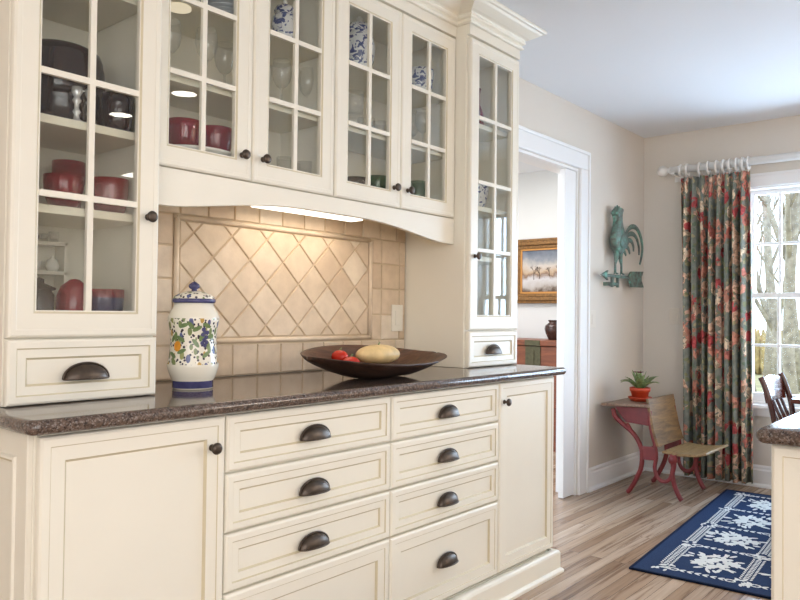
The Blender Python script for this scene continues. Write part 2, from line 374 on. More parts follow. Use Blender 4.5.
def thing(name, label, cat, loc=(0, 0, 0), group=None):
    o = bpy.data.objects.new(name, None); COL.objects.link(o); o.location = loc; o.empty_display_size = .05
    WO[o] = tuple(loc); o['label'] = label; o['category'] = cat
    if group: o['group'] = group
    return o
def tag(o, label, cat, group=None, kind=None):
    o['label'] = label; o['category'] = cat
    if group: o['group'] = group
    if kind: o['kind'] = kind
    return o
def struct(o, label=None):
    o['kind'] = 'structure'
    if label: o['label'] = label
    return o
def place(name, me, parent, pos, rot=None, label=None):
    o = bpy.data.objects.new(name, me); COL.objects.link(o); o.parent = parent
    po = WO[parent]; o.location = (pos[0]-po[0], pos[1]-po[1], pos[2]-po[2]); WO[o] = tuple(pos)
    if rot: o.rotation_euler = rot
    if label: o['label'] = label
    return o
def copy_tree(o, parent=None):
    c = o.copy(); COL.objects.link(c); c.parent = parent
    for ch in list(o.children): copy_tree(ch, c)
    return c
def again(src, loc, label, rotz=None, group=None, scale=None):
    c = copy_tree(src); c.location = loc; c['label'] = label; WO[c] = tuple(loc)
    if rotz is not None: c.rotation_euler = (0, 0, rotz)
    if group: c['group'] = group
    if scale: c.scale = (scale,)*3
    return c
def smooth_all(o): 
    for p in o.data.polygons: p.use_smooth = True
    return o
def disc_subdiv(pts, n=4):
    """Catmull-Rom through pts"""
    out = []; P = [Vector(p) for p in pts]
    for i in range(len(P)-1):
        p0 = P[max(i-1, 0)]; p1 = P[i]; p2 = P[i+1]; p3 = P[min(i+2, len(P)-1)]
        for k in range(n):
            t = k/n; out.append(.5*((2*p1)+(p2-p0)*t+(2*p0-5*p1+4*p2-p3)*t*t+(3*p1-p0-3*p2+p3)*t**3))
    out.append(P[-1]); return out

# ------------------------------------------------------------------ key measures (metres; floor z=0)
YW = 2.16; XW = 5.40; ZC = 2.482; CT = .908
YB = 1.585                                   # base cabinet fronts
YT = 1.80                                    # tower fronts
YU = 1.87                                    # wall cabinet fronts
TL0, TL1, TR0, TR1 = .722, 1.113, 2.587, 2.998

# ------------------------------------------------------------------ room shell
struct(MB().box(-2.6, 6.2, -3.4, 4.6, -.06, 0).build('floor', M['floor']))
struct(MB().box(-2.6, 5.55, -3.4, 2.30, ZC, ZC+.08).build('ceiling', M['ceil']))
struct(MB().box(2.4, 6.2, 2.302, 4.6, ZC, ZC+.08).build('ceiling_next_room', M['ceil']))
wb = MB(); D0, D1, DZ = 3.13, 4.333, 2.080
wb.box(-2.6, D0, YW, YW+.14, 0, ZC); wb.box(D1, XW+.15, YW, YW+.14, 0, ZC); wb.box(D0, D1, YW, YW+.14, DZ, ZC)
struct(wb.build('wall_back', M['wall']))
W0, W1, WZ0, WZ1 = -.78, 1.455, .55, 2.03     # window hole
wr = MB(); wr.box(XW, XW+.15, -3.4, W0, 0, ZC); wr.box(XW, XW+.15, W1, YW, 0, ZC); wr.box(XW, XW+.15, W0, W1, 0, WZ0); wr.box(XW, XW+.15, W0, W1, WZ1, ZC)
struct(wr.build('wall_right', M['wall']))
struct(MB().box(-2.75, -2.6, -3.4, YW+.14, 0, ZC).build('wall_left', M['wall']))
struct(MB().box(-2.6, XW+.15, -3.55, -3.4, 0, ZC).build('wall_front', M['wall']))
struct(MB().box(6.06, 6.2, 2.302, 4.6, 0, ZC).build('wall_next_room', M['wall2']))
struct(MB().box(2.3, 6.2, 4.6, 4.75, 0, ZC).build('wall_far_next_room', M['wall2']))

def base_profile(h=.145, t=.018):
    return [(0, 0), (t+.014, 0), (t+.014, .012), (t+.006, .02), (t, .024), (t, h-.035), (t-.006, h-.025), (t-.005, h-.012), (t-.012, h), (0, h)]
b = MB(); b.prism([(YW-u, v) for u, v in base_profile()], 'x', D1+.12, XW-.034); struct(b.build('baseboard_back', M['white']))
b = MB(); b.prism([(XW-u, v) for u, v in base_profile()], 'y', -3.39, YW-.001); struct(b.build('baseboard_right', M['white']))
# thin crown line where the window wall meets the ceiling
# door casing
b = MB()
for x0, x1 in ((D1, D1+.106), (D0-.105, D0)):
    b.box(x0, x1, YW-.020, YW, 0, DZ)
b.box(D0-.105, D1+.106, YW-.020, YW, DZ, DZ+.112)
b.box(D1+.092, D1+.113, YW-.030, YW-.020, 0, DZ+.112); b.box(D0-.105, D1+.113, YW-.030, YW-.020, DZ+.097, DZ+.119)
struct(b.build('trim_1', M['white'], bevel=.004))
b = MB(); b.box(D0, D1, YW+.001, YW+.14, DZ-.018, DZ); b.box(D1-.018, D1, YW+.001, YW+.14, 0, DZ-.018); b.box(D0, D0+.018, YW+.001, YW+.14, 0, DZ-.018)
struct(b.build('trim_2', M['white'], bevel=.002))
struct(MB().box(4.170, D1-.02, YW+.010, YW+.046, .006, DZ-.02).build('door_1', M['white'], bevel=.003), 'white sliding door leaf partly closed in the opening')

# ------------------------------------------------------------------ windows
cas = MB()
cas.box(XW-.02, XW, W1, W1+.09, WZ0-.045, WZ1+.085); cas.box(XW-.02, XW, W0-.09, W0, WZ0-.045, WZ1+.085)
cas.box(XW-.02, XW, W0, W1, WZ1, WZ1+.085); cas.box(XW-.028, XW, W0-.1, W1+.1, WZ1+.072, WZ1+.09)
cas.box(XW-.055, XW+.02, W0-.1, W1+.1, WZ0-.02, WZ0+.004); cas.box(XW-.018, XW, W0-.08, W1+.08, WZ0-.075, WZ0-.02)
for y in (.705, -.045): cas.box(XW-.012, XW+.12, y-.035, y+.035, WZ0+.005, WZ1)
cas.box(XW+.001, XW+.15, W1-.02, W1, WZ0+.005, WZ1); cas.box(XW+.001, XW+.15, W0, W0+.02, WZ0+.005, WZ1)
cas.box(XW+.02, XW+.15, W0, W1, WZ0+.004, WZ0+.02); cas.box(XW+.001, XW+.15, W0, W1, WZ1-.012, WZ1)
struct(cas.build('trim_3', M['white'], bevel=.003))
def window(n, y0, y1):
    r = bpy.data.objects.new('window_%d' % n, None); COL.objects.link(r); r.location = (XW+.06, (y0+y1)/2, WZ0+.02); WO[r] = tuple(r.location); r['kind'] = 'structure'
    zm = 1.292
    for nm, x0, z0, z1, bot, top in (('upper_sash', XW+.075, zm-.017, WZ1-.012, .034, .03), ('lower_sash', XW+.035, WZ0+.02, zm+.017, .06, .034)):
        b = MB(); x1 = x0+.035; s = .03
        b.box(x0, x1, y0, y0+s, z0, z1); b.box(x0, x1, y1-s, y1, z0, z1); b.box(x0, x1, y0+s, y1-s, z0, z0+bot); b.box(x0, x1, y0+s, y1-s, z1-top, z1)
        g0, g1, h0, h1 = y0+s, y1-s, z0+bot, z1-top
        for k in range(1, 4): yy = g1-(g1-g0)*k/4; b.box(x0+.004, x1-.004, yy-.009, yy+.009, h0, h1)
        zz = (h0+h1)/2
        for k in range(4):
            ya = g1-(g1-g0)*k/4-(.009 if k else 0); yb = g1-(g1-g0)*(k+1)/4+(.009 if k < 3 else 0)
            b.box(x0+.004, x1-.004, yb, ya, zz-.009, zz+.009)
        o = b.build(nm, M['white'], r, bevel=.002)
        p = MB().box(x0+.014, x0+.018, g0-.004, g1+.004, h0-.004, h1+.004).build('window_pane', M['winglass'], o)
    return r
window(1, .742, 1.433); window(2, -.008, .668); window(3, -.758, -.082)

# ------------------------------------------------------------------ hardware shared meshes
def pull_mesh():
    b = MB(); a, h, d = .057, .037, .025; nu, nv = 18, 8
    def surf(a, h, d):
        g = []
        for i in range(nu+1):
            th = PI*i/nu; row = []
            for j in range(nv+1):
                ph = (PI/2)*j/nv            # 0 at the back plate's rim (top) -> front lip
                row.append((-a*math.cos(th), -d*math.sin(th)**.8*math.sin(ph), h*math.sin(th)*math.cos(ph)))
            g.append(row)
        return g
    o, i_ = surf(a, h, d), surf(a-.003, h-.003, d-.003)
    for g in (o, i_):
        vs = [p for r in g for p in r]; w = nv+1
        b.add(vs, [(i*w+j, i*w+j+1, (i+1)*w+j+1, (i+1)*w+j) for i in range(nu) for j in range(nv)], 0, True)
    w = nv+1; lip = [g[i][nv] for g in (o,) for i in range(nu+1)]+[i_[i][nv] for i in range(nu+1)]
    b.add(lip, [(i, i+1, nu+2+i, nu+1+i) for i in range(nu)], 0, True)
    # mounting flange along the dome's edge and a rolled lip
    b.tube([(-(a+.002)*math.cos(PI*k/24), -.002, (h+.002)*math.sin(PI*k/24)) for k in range(25)], .0028, 6)
    b.tube([(-a*math.cos(PI*k/24), -d*math.sin(PI*k/24)**.8, 0) for k in range(25)], .0024, 6)
    return b.mesh('cup_pull', M['bronze'])
PULL = pull_mesh()
def knob_mesh():
    b = MB(); prof = [(.0002, 0), (.009, 0), (.009, .003), (.0055, .006), (.005, .012), (.008, .016), (.0145, .019), (.0155, .023), (.0135, .027), (.008, .029), (.0002, .0295)]
    b.lathe(prof, n=20)
    b.v = [(x, -z, y) for x, y, z in b.v]
    return b.mesh('knob', M['bronze'])
KNOB = knob_mesh()

FRONT = [(0, .007, 0), (.002, .003, 0), (.007, 0, 0), (.021, 0, 0), (.0240, .0035, 1), (.044, .0045, 0), (.049, .0095, 1), (.052, .0095, 0)]
DOORF = [(0, .007, 0), (.002, .003, 0), (.007, 0, 0), (.0225, 0, 0), (.0245, .0018, 1), (.055, .003, 0), (.061, .0095, 1), (.064, .0095, 0)]
GLASSF = [(0, .007, 0), (.002, .003, 0), (.007, 0, 0), (.018, 0, 0), (.020, .0012, 0), (.058, .0012, 0), (.063, .0042, 1), (.066, .0045, 0)]
CG = [M['cream'], M['glaze']]

# ------------------------------------------------------------------ base cabinets
XS = [.704, 1.188, 1.849, 2.507, 2.984]
ZD = [.872, .714, .5565, .400, .113]
def carcass(x0, x1, parent, extra=None):
    b = MB(); b.box(x0, x1, YB+.021, YW-.003, .1025, .874)
    return b.build('carcass', M['cream'], parent, bevel=.001)
def base_door(label, x0, x1, dx0, dx1, knobx):
    r = thing('base_cabinet', label, 'cabinet', ((x0+x1)/2, (YB+YW)/2, .1025)); carcass(x0, x1, r)
    d = MB().panel(dx0, dx1, ZD[4], .866, YB, .02, DOORF).build('door', CG, r)
    place('knob', KNOB, d, (knobx, YB, .789)); return r
lb = base_door('cream base cabinet with one panelled door at the left end of the buffet', XS[0], XS[1]-.001, .709, XS[1]-.003, 1.142)
xs = lambda p: (XS[0]-.012+(p[1]-YB), YW-.003-(p[0]), p[2])
MB().panel(0.0, YW-.003-YB-.022, .113, .872, YB, .0115, [(0, .002, 0), (.002, 0, 0), (.052, 0, 0), (.055, -.005, 0), (.061, -.006, 0), (.066, -.003, 1), (.068, .005, 1), (.071, .005, 0)], xf=xs).build('side_panel', CG, lb)
base_door('cream base cabinet with one tall panelled door at the right end of the buffet', XS[3]+.001, XS[4], XS[3]+.003, 2.958, 2.540)
for label, x0, x1 in (('cream four-drawer base cabinet under the dough bowl, left of the two drawer stacks', XS[1], XS[2]), ('cream four-drawer base cabinet next to the right end door, right of the two drawer stacks', XS[2], XS[3])):
    r = thing('drawer_cabinet', label, 'cabinet', ((x0+x1)/2, (YB+YW)/2, .1025)); carcass(x0+.0005, x1-.0005, r)
    for k in range(4):
        z1, z0 = ZD[k]-.003, ZD[k+1]+.003
        if k == 0: z1 = .866
        if k == 3: z0 = ZD[4]
        d = MB().panel(x0+.003, x1-.003, z0, z1, YB, .02, FRONT if k < 3 else DOORF).build('drawer', CG, r)
        place('cup_pull', PULL, d, ((x0+x1)/2-.015, YB, [.770, .613, .456, .240][k]))
b = MB(); pl = [(.684, 1.5655), (2.976, 1.5655), (2.976, YW-.025)]
prof = [(0, 0), (.012, 0), (.012, .012), (.007, .018), (0, .022), (0, .086), (-.004, .094), (-.010, .0985), (-.016, .0995), (-.03, .0995)]
def sweep_rect(b, path, prof, mat=0):
    """path: convex/concave orthogonal polyline (outer face on the right-hand side when walking); prof: (out, z)"""
    n = len(path); rings = []
    for u, z in prof:
        ring = []
        for i, p in enumerate(path):
            nrm = Vector((0, 0))
            for a, c in ((i-1, i), (i, i+1)):
                if a < 0 or c >= n: continue
                d = (Vector(path[c])-Vector(path[a])).normalized(); q = Vector((d.y, -d.x))
                if abs(nrm.dot(q)) < .5: nrm += q
            ring.append((p[0]+nrm.x*u, p[1]+nrm.y*u, z))
        rings.append(ring)
    m = len(rings); vs = [p for r in rings for p in r]; fs = []
    for i in range(m):
        k = (i+1) % m
        for j in range(n-1): fs.append((i*n+j, i*n+j+1, k*n+j+1, k*n+j))
    fs.append(tuple(i*n for i in range(m))); fs.append(tuple(i*n+n-1 for i in range(m-1, -1, -1)))
    return b.add(vs, fs, mat)
sweep_rect(b, [(.684, YW-.03), (.684, 1.5655), (2.988, 1.5655), (2.988, YW-.03)], prof)
b.box(.72, 2.94, 1.605, YW-.02, 0, .0995)
tag(b.build('plinth', M['cream'], origin=(1.8, 1.8, 0), bevel=.001), 'cream stepped plinth molding along the floor under the base cabinets', 'plinth')

# countertop: full bullnose front and ends
def slab(b, x0, x1, y0, y1, z0, z1, r, rc=.028, back_sq=True):
    n = 8; h = (z1-z0)/2; rings = []
    def outline(ins):
        pts = []
        def arc(cx, cy, a0):
            for k in range(7):
                a = a0+PI/2*k/6; rr = rc-ins; pts.append((cx+rr*math.cos(a), cy+rr*math.sin(a)))
        arc(x0+rc, y0+rc, PI); arc(x1-rc, y0+rc, 1.5*PI)
        if back_sq: pts.append((x1-ins, y1)); pts.append((x0+ins, y1))
        else: arc(x1-rc, y1-rc, 0); arc(x0+rc, y1-rc, PI/2)
        return pts
    for k in range(n+1):
        a = -PI/2+PI*k/n; ins = r*(1-math.cos(a)); z = (z0+z1)/2+h*math.sin(a)
        rings.append([(x, y, z) for x, y in outline(ins)])
    b.loft(rings, True, True, 0, True); return b
b = slab(MB(), .668, 3.010, 1.545, YW-.002, CT-.033, CT, .0165)
b.box(.70, 2.96, 1.59, YW-.004, .8745, CT-.033) if CT-.033 > .8745 else None
o = b.build('countertop', M['granite'], origin=(1.83, 1.85, CT-.033)); tag(o, 'polished brown speckled granite worktop on the base cabinets', 'countertop')
for p in o.data.polygons:
    if len(p.vertices) > 4: p.use_smooth = False

# ------------------------------------------------------------------ tower cabinets
def glass_door(parent, x0, x1, z0, z1, y, rows, knob, wx=.066, label=None):
    b = MB(); b.panel(x0, x1, z0, z1, y, .02, GLASSF, hole=.066)
    g0, g1, h0, h1 = x0+.066, x1-.066, z0+.066, z1-.066; xc = (g0+g1)/2; w = .0078
    b.box(xc-w, xc+w, y+.0025, y+.0145, h0, h1)
    for z in rows:
        b.box(g0, xc-w, y+.0025, y+.0145, z-w, z+w); b.box(xc+w, g1, y+.0025, y+.0145, z-w, z+w)
    d = b.build('door', CG, parent)
    MB().box(g0-.003, g1+.003, y+.0150, y+.0180, h0-.003, h1+.003).build('glass_pane', M['glass'], d)
    place('knob', KNOB, d, (knob[0], y, knob[1])); return d
def tower(label, x0, x1, knobx, pullx, dx0, dx1):
    r = thing('tower_cabinet', label, 'cabinet', ((x0+x1)/2, (YT+YW)/2, CT+.001)); t = .018; yb = YW-.003; yf = YT+.021
    b = MB(); z0, z1 = CT+.001, ZC-.002
    b.box(x0, x0+t, yf, yb, z0, z1); b.box(x1-t, x1, yf, yb, z0, z1)
    b.box(x0+t, x1-t, yb-.012, yb, z0, z1); b.box(x0+t, x1-t, yf+.01, yb-.012, z0, z0+.02)
    b.box(x0+t, x1-t, yf, yb-.012, 1.045, 1.10); b.box(x0+t, x1-t, yf, yb-.012, 2.335, 2.36); b.box(x0+t, x1-t, yf, yf+.02, 2.36, z1)
    b.box(x0, x0+.04, yf-.001, yf, 2.335, z1)
    for sx in (x0+t, x1-t-.025): b.box(sx, sx+.025, yf, yf+.018, 1.10, 2.335)
    b.build('carcass', M['inside'] if 0 else M['cream'], r, bevel=.001)
    # frieze over the door and flush side stile
    b = MB(); b.box(x0, x1, yf-.0205, yf-.001, 2.343, z1-.001); b.build('frieze', M['cream'], r)
    for z in (1.985, 1.6135, 1.389):
        MB().box(x0+t+.001, x1-t-.001, yf+.03, yb-.013, z-.011, z+.011).build('shelf', M['inside'], r, bevel=.002)
    glass_door(r, dx0, dx1, 1.070, 2.335, YT, (2.0, 1.718, 1.42), (knobx, 1.390))
    d = MB().panel(dx0, dx1, .9098, 1.066, YT, .02, FRONT).build('drawer', CG, r)
    place('cup_pull', PULL, d, (pullx, YT, .966)); return r
tower('tall cream glazed tower cabinet on the worktop, left one with cranberry glass inside', TL0, TL1, TL1-.034, .915, TL0+.003, TL1+.001)
tower('narrow tall cream glazed tower cabinet at the right end of the worktop', TR0, TR1, TR0+.050, 2.790, TR0+.013, TR1+.001)

# ------------------------------------------------------------------ wall cabinets
def wall_cab(label, x0, x1, knobs):
    r = thing('wall_cabinet', label, 'cabinet', ((x0+x1)/2, (YU+YW)/2, 1.552)); t = .018; yb = YW-.003; yf = YU+.021; z0, z1 = 1.552, ZC-.002
    b = MB(); b.box(x0, x0+t, yf, yb, z0, z1); b.box(x1-t, x1, yf, yb, z0, z1); b.box(x0+t, x1-t, yb-.012, yb, z0, z1)
    b.box(x0+t, x1-t, yf, yb-.012, z0, z0+.04); b.box(x0+t, x1-t, yf, yb-.012, 2.325, 2.345); b.box(x0+t, x1-t, yf, yf+.02, 2.345, z1)
    b.build('carcass', M['cream'], r, bevel=.001)
    MB().box(x0, x1, yf-.020, yf-.001, 2.343, z1-.001).build('frieze', M['cream'], r)
    for z in (1.822, 2.070): MB().box(x0+t+.001, x1-t-.001, yf+.010, yb-.013, z-.008, z+.008).build('shelf', M['inside'], r, bevel=.002)
    xm = (x0+x1)/2
    glass_door(r, x0+.002, xm-.0015, 1.554, 2.335, YU, (1.834, 2.056), (xm-.042, 1.630))
    glass_door(r, xm+.0015, x1-.002, 1.554, 2.335, YU, (1.834, 2.056), (xm+.042, 1.630))
    return r
wc1 = wall_cab('cream two-door glazed wall cabinet beside the left tower, red bowls inside', TL1+.004, 1.852, 0)
wc2 = wall_cab('cream two-door glazed wall cabinet beside the right tower, green glass inside', 1.855, TR0-.002, 0)
pk = MB(); pk.lathe([(.0002, 0), (.036, 0), (.036, .006), (.0002, .006)], (1.262, 1.952, 2.0555)); 
pk.build('puck_light', M['puck'], wc1, recalc=True)['label'] = 'round warm puck light under the upper shelf'

# valance with a shallow arch
x0, x1 = TL1+.003, TR0-.003; pts = [(x0, 1.5505), (x0, 1.441)]; K = 28
xa, xb_ = x0+.08, x1-.08
for k in range(K+1):
    u = k/K; s = 1-abs(2*u-1); s = min(1, s*1.25); pts.append((xa+(xb_-xa)*u, 1.441+.052*(math.sin(PI/2*min(1, s))**1.3)))
pts += [(x1, 1.441), (x1, 1.5505)]
tag(MB().prism(pts, 'y', YU+.004, YU+.024).build('valance', M['cream'], origin=(1.85, YU+.014, 1.45), bevel=.002), 'cream arched valance under the wall cabinets', 'valance')

# crown molding following the stepped fronts
cp = [(0, 2.386), (.010, 2.388), (.013, 2.394), (.006, 2.401), (.006, 2.408), (.016, 2.413), (.019, 2.420), (.015, 2.427), (.020, 2.432), (.034, 2.437), (.050, 2.446), (.068, 2.457), (.077, 2.465), (.087, 2.466), (.091, 2.471), (.091, ZC-.0015), (0, ZC-.0015)]
e = .0015
path = [(TL0-e, YW-.004), (TL0-e, YT-e), (TL1+e, YT-e), (TL1+e, YU-e), (TR0-e, YU-e), (TR0-e, YT-e), (TR1+e, YT-e), (TR1+e, YW-.004)]
o = sweep_rect(MB(), path, cp).build('crown_molding', M['cream'], origin=(1.85, 1.85, 2.386)); tag(o, 'cream stepped crown molding along the tops of the cabinets against the ceiling', 'crown molding')

# under-cabinet light
r = thing('under_cabinet_light', 'long glowing strip light under the wall cabinets behind the valance', 'light', (1.86, 2.0, 1.49))
MB().box(1.62, 2.14, 1.985, 2.065, 1.520, 1.5518).build('housing', M['trimlight'], r, bevel=.003)
MB().box(1.627, 2.133, 1.990, 2.058, 1.504, 1.5195).build('lens', M['tube'], r, bevel=.004)

# ------------------------------------------------------------------ backsplash
def clip(poly, x0, x1, z0, z1):
    for ax, lim, sg in ((0, x0, 1), (0, x1, -1), (1, z0, 1), (1, z1, -1)):
        out = []
        for i in range(len(poly)):
            a, c = poly[i-1], poly[i]; ia = (a[ax]-lim)*sg >= 0; ic = (c[ax]-lim)*sg >= 0
            if ia != ic: t = (lim-a[ax])/(c[ax]-a[ax]); out.append((a[0]+(c[0]-a[0])*t, a[1]+(c[1]-a[1])*t))
            if ic: out.append(c)
        poly = out
        if len(poly) < 3: return []
    return poly
def inset(poly, d):
    """inset a convex polygon"""
    n = len(poly); A = sum(poly[i-1][0]*poly[i][1]-poly[i][0]*poly[i-1][1] for i in range(n))
    if A < 0: poly = poly[::-1]
    lines = []
    for i in range(n):
        a, c = Vector(poly[i]), Vector(poly[(i+1) % n]); t = c-a
        if t.length < 1e-6: continue
        t.normalize(); nn = Vector((-t.y, t.x)); lines.append((a+nn*d, t))
    out = []
    for i in range(len(lines)):
        p, t = lines[i-1]; q, s = lines[i]; den = t.x*s.y-t.y*s.x
        if abs(den) < 1e-6: continue
        k = ((q.x-p.x)*s.y-(q.y-p.y)*s.x)/den; out.append((p.x+t.x*k, p.y+t.y*k))
    A2 = sum(out[i-1][0]*out[i][1]-out[i][0]*out[i-1][1] for i in range(len(out)))
    return out if A2 > 2e-5 and len(out) > 2 else []
bs = MB(); YS = 2.140; r = thing('backsplash', 'tan tumbled stone backsplash with a framed diamond pattern behind the worktop', 'backsplash', (1.85, YS+.01, CT+.001))
def tile(poly, g=.0026):
    a = inset(poly, g)
    if not a: return
    c = inset(a, .003)
    if not c or len(c) != len(a): c = a
    n = len(a); vs = [(x, YS+.010, z) for x, z in a]+[(x, YS+.0025, z) for x, z in a]+[(x, YS, z) for x, z in c]; fs = []
    for k in range(2):
        for i in range(n): q = (i+1) % n; fs.append((k*n+i, k*n+q, (k+1)*n+q, (k+1)*n+i))
    fs.append(tuple(2*n+i for i in range(n))); bs.add(vs, fs, 0)
fx0, fx1, fz0, fz1 = 1.380, 2.354, 1.026, 1.462; li = .020
s = .0794; lx, lz = 1.4546, 1.4846
for j in range(-1, 8):
    for i in range(-2, 14):
        cx = lx+2*s*i+(s if j % 2 == 0 else 0); cz = lz-s*j
        # tile centre lies midway between lattice crossings
        p = clip([(cx+s, cz), (cx, cz+s), (cx-s, cz), (cx, cz-s)], fx0+li, fx1-li, fz0+li, fz1-li)
        # shift by one half period so that crossings fall on the lattice
        if p: pass
for j in range(-1, 9):
    for i in range(-2, 14):
        cx = lx+2*s*i+(0 if j % 2 == 0 else s); cz = lz-s*j
        p = clip([(cx+s, cz), (cx, cz+s), (cx-s, cz), (cx, cz-s)], fx0+li, fx1-li, fz0+li, fz1-li)
        if p: tile(p)
tx = [1.114]+[1.1785+.1115*k for k in range(13)]+[2.582]
tz = [CT+.002, 1.023, 1.133, 1.245, 1.355, 1.462, 1.5495]
for k in range(len(tx)-1):                                   # rows below and above the frame
    tile([(tx[k], tz[0]), (tx[k+1], tz[0]), (tx[k+1], tz[1]), (tx[k], tz[1])])
    tile([(tx[k], tz[5]), (tx[k+1], tz[5]), (tx[k+1], tz[6]), (tx[k], tz[6])])
for k in range(1, 5):                                        # columns beside the frame
    for a, c in ((1.114, 1.246), (1.246, fx0-.001), (fx1+.001, 2.417), (2.417, 2.539), (2.539, 2.582)):
        tile([(a, tz[k]), (c, tz[k]), (c, tz[k+1]), (a, tz[k+1])])
bs.build('tile_field', M['tile'], r)
MB().box(1.112, 2.583, YS+.0055, YW-.0015, CT+.0015, 1.5505).build('grout_bed', M['grout'], r)
fr = MB()
def bar(x0, x1, z0, z1):
    n = 8; ring = []
    hz = (z1-z0) < (x1-x0)
    w = (z1-z0)/2 if hz else (x1-x0)/2
    prof_ = [(w*math.cos(PI*k/n), -.012*math.sin(PI*k/n)) for k in range(n+1)]
    if hz: fr.loft([[(x, YS+.004+d, (z0+z1)/2+u) for u, d in prof_] for x in (x0, x1)], True, True)
    else: fr.loft([[((x0+x1)/2+u, YS+.004+d, z) for u, d in prof_] for z in (z0, z1)], True, True)
bar(fx0, fx1, fz1-li, fz1); bar(fx0, fx1, fz0, fz0+li); bar(fx0, fx0+li, fz0+.002, fz1-.002); bar(fx1-li, fx1, fz0+.002, fz1-.002)
fr.build('liner_frame', M['pencil'], r)
# switch plate on the tiles
def plate(name, label, cat, c, facing, w=.075, h=.118):
    r = thing(name, label, cat, c)
    def bx(b, u0, u1, d0, d1, z0, z1):
        if facing == 'y': b.box(c[0]+u0, c[0]+u1, c[1]-d1, c[1]-d0, c[2]+z0, c[2]+z1)
        else: b.box(c[0]-d1, c[0]-d0, c[1]+u0, c[1]+u1, c[2]+z0, c[2]+z1)
        return b
    bx(MB(), -w/2, w/2, 0, .006, 0, h).build('cover_plate', M['plastic'], r, bevel=.002)
    bx(MB(), -.017, .017, .0062, .009, h/2-.033, h/2+.033).build('rocker', M['plastic'], r, bevel=.0015)
    return r
plate('switch_plate', 'almond switch plate on the stone tiles right of the diamond panel', 'switch', (2.520, YS-.0005, 1.060), 'y')
plate('switch_plate', 'pale switch plate on the wall right of the doorway', 'switch', (4.535, YW-.0005, 1.06), 'y', .09, .115)
plate('switch_plate', 'tan outlet plate on the wall between corner and curtain', 'switch', (XW-.0005, 1.925, 1.085), 'x')
for o in [x for x in COL.objects if x.get('label', '').startswith(('pale switch', 'tan outlet'))]:
    mm = flat('wall_tone_plastic', srgb(224, 214, 200), .45)
    for ch in o.children: ch.data.materials[0] = mm

# ------------------------------------------------------------------ things on the worktop
jar = thing('lidded_jar', 'tall white ceramic jar painted with fruit and leaves, standing left on the worktop', 'jar', (1.290, 1.89, CT+.0006))
J = MB(); j0 = WO[jar]
prof = [(.0005, 0), (.061, 0), (.063, .004), (.063, .026), (.066, .030), (.073, .048), (.079, .068), (.079, .076), (.0745, .100), (.0715, .130), (.071, .152), (.0725, .178), (.0765, .202), (.0795, .216), (.079, .226), (.073, .240), (.064, .256), (.060, .264), (.060, .270), (.0005, .270)]
jar.scale = (.94, .94, .94)
J.lathe(prof, j0, 40)
o = J.build('jar_body', [M['majolica'], M['majblue']], jar)
for p in o.data.polygons:
    zc = p.center.z
    if .003 < zc < .027: p.material_index = 1
lid = MB(); lid.lathe([(.0005, .2705), (.0655, .2705), (.0680, .276), (.0668, .283), (.058, .2845)], j0, 40, 1)
lid.lathe([(.0650, .2825), (.062, .290), (.050, .298), (.032, .305), (.018, .308), (.0005, .309)], j0, 40, 0)
lo = lid.build('lid', [M['majlid'], M['majblue']], jar)
kb = MB(); kb.lathe([(.0005, .309), (.009, .309), (.008, .313), (.016, .318), (.018, .324), (.015, .330), (.007, .336), (.0005, .339)], j0, 20); kb.build('lid_knob', M['majblue'], lo)
# painted sprigs: thin relief on the lid and an orange on the body
def blob(b, ang, z, a, c, rfun, tilt=0, mat=0, n=14, lift=.0012):
    vs = []
    for k in range(n):
        t = 2*PI*k/n; u = a*math.cos(t); v = c*math.sin(t); uu = u*math.cos(tilt)-v*math.sin(tilt); vv = u*math.sin(tilt)+v*math.cos(tilt)
        rr = rfun(z+vv)+lift; an = ang+uu/rr; vs.append((j0[0]+rr*math.cos(an), j0[1]+rr*math.sin(an), j0[2]+z+vv))
    b.add(vs, [tuple(range(n))], mat, True)
def jr(z):
    for (r0, z0), (r1, z1) in zip(prof[1:], prof[2:]):
        if z0 <= z <= z1 and z1 > z0: return r0+(r1-r0)*(z-z0)/(z1-z0)
    return .07
dec = MB()
a0 = math.atan2(-j0[1], -j0[0])                      # the side turned to the room
blob(dec, a0-.72, .135, .0135, .0165, jr, 0, 0)
for da, z, t in ((-.95, .160, .9), (-.55, .158, -.6), (-.8, .165, 1.5), (-.5, .12, .4), (-.95, .108, -.5), (.15, .19, .5), (.55, .2, -.4), (.35, .165, 1.2), (.75, .165, .2), (.1, .145, 2.2), (.55, .11, .6), (-.1, .2, -.9), (-.4, .2, .3)):
    blob(dec, a0+da, z, .016, .0065, jr, t, 1)
for da, z in ((.42, .188), (.5, .178), (.4, .172), (.55, .163), (.46, .155), (.58, .148), (.38, .145), (.6, .178), (.5, .138)):
    blob(dec, a0+da, z, .0068, .0068, jr, 0, 2)
dec.build('painted_fruit', [M['majorange'], M['majgreen'], M['majblue']], jar, recalc=False)

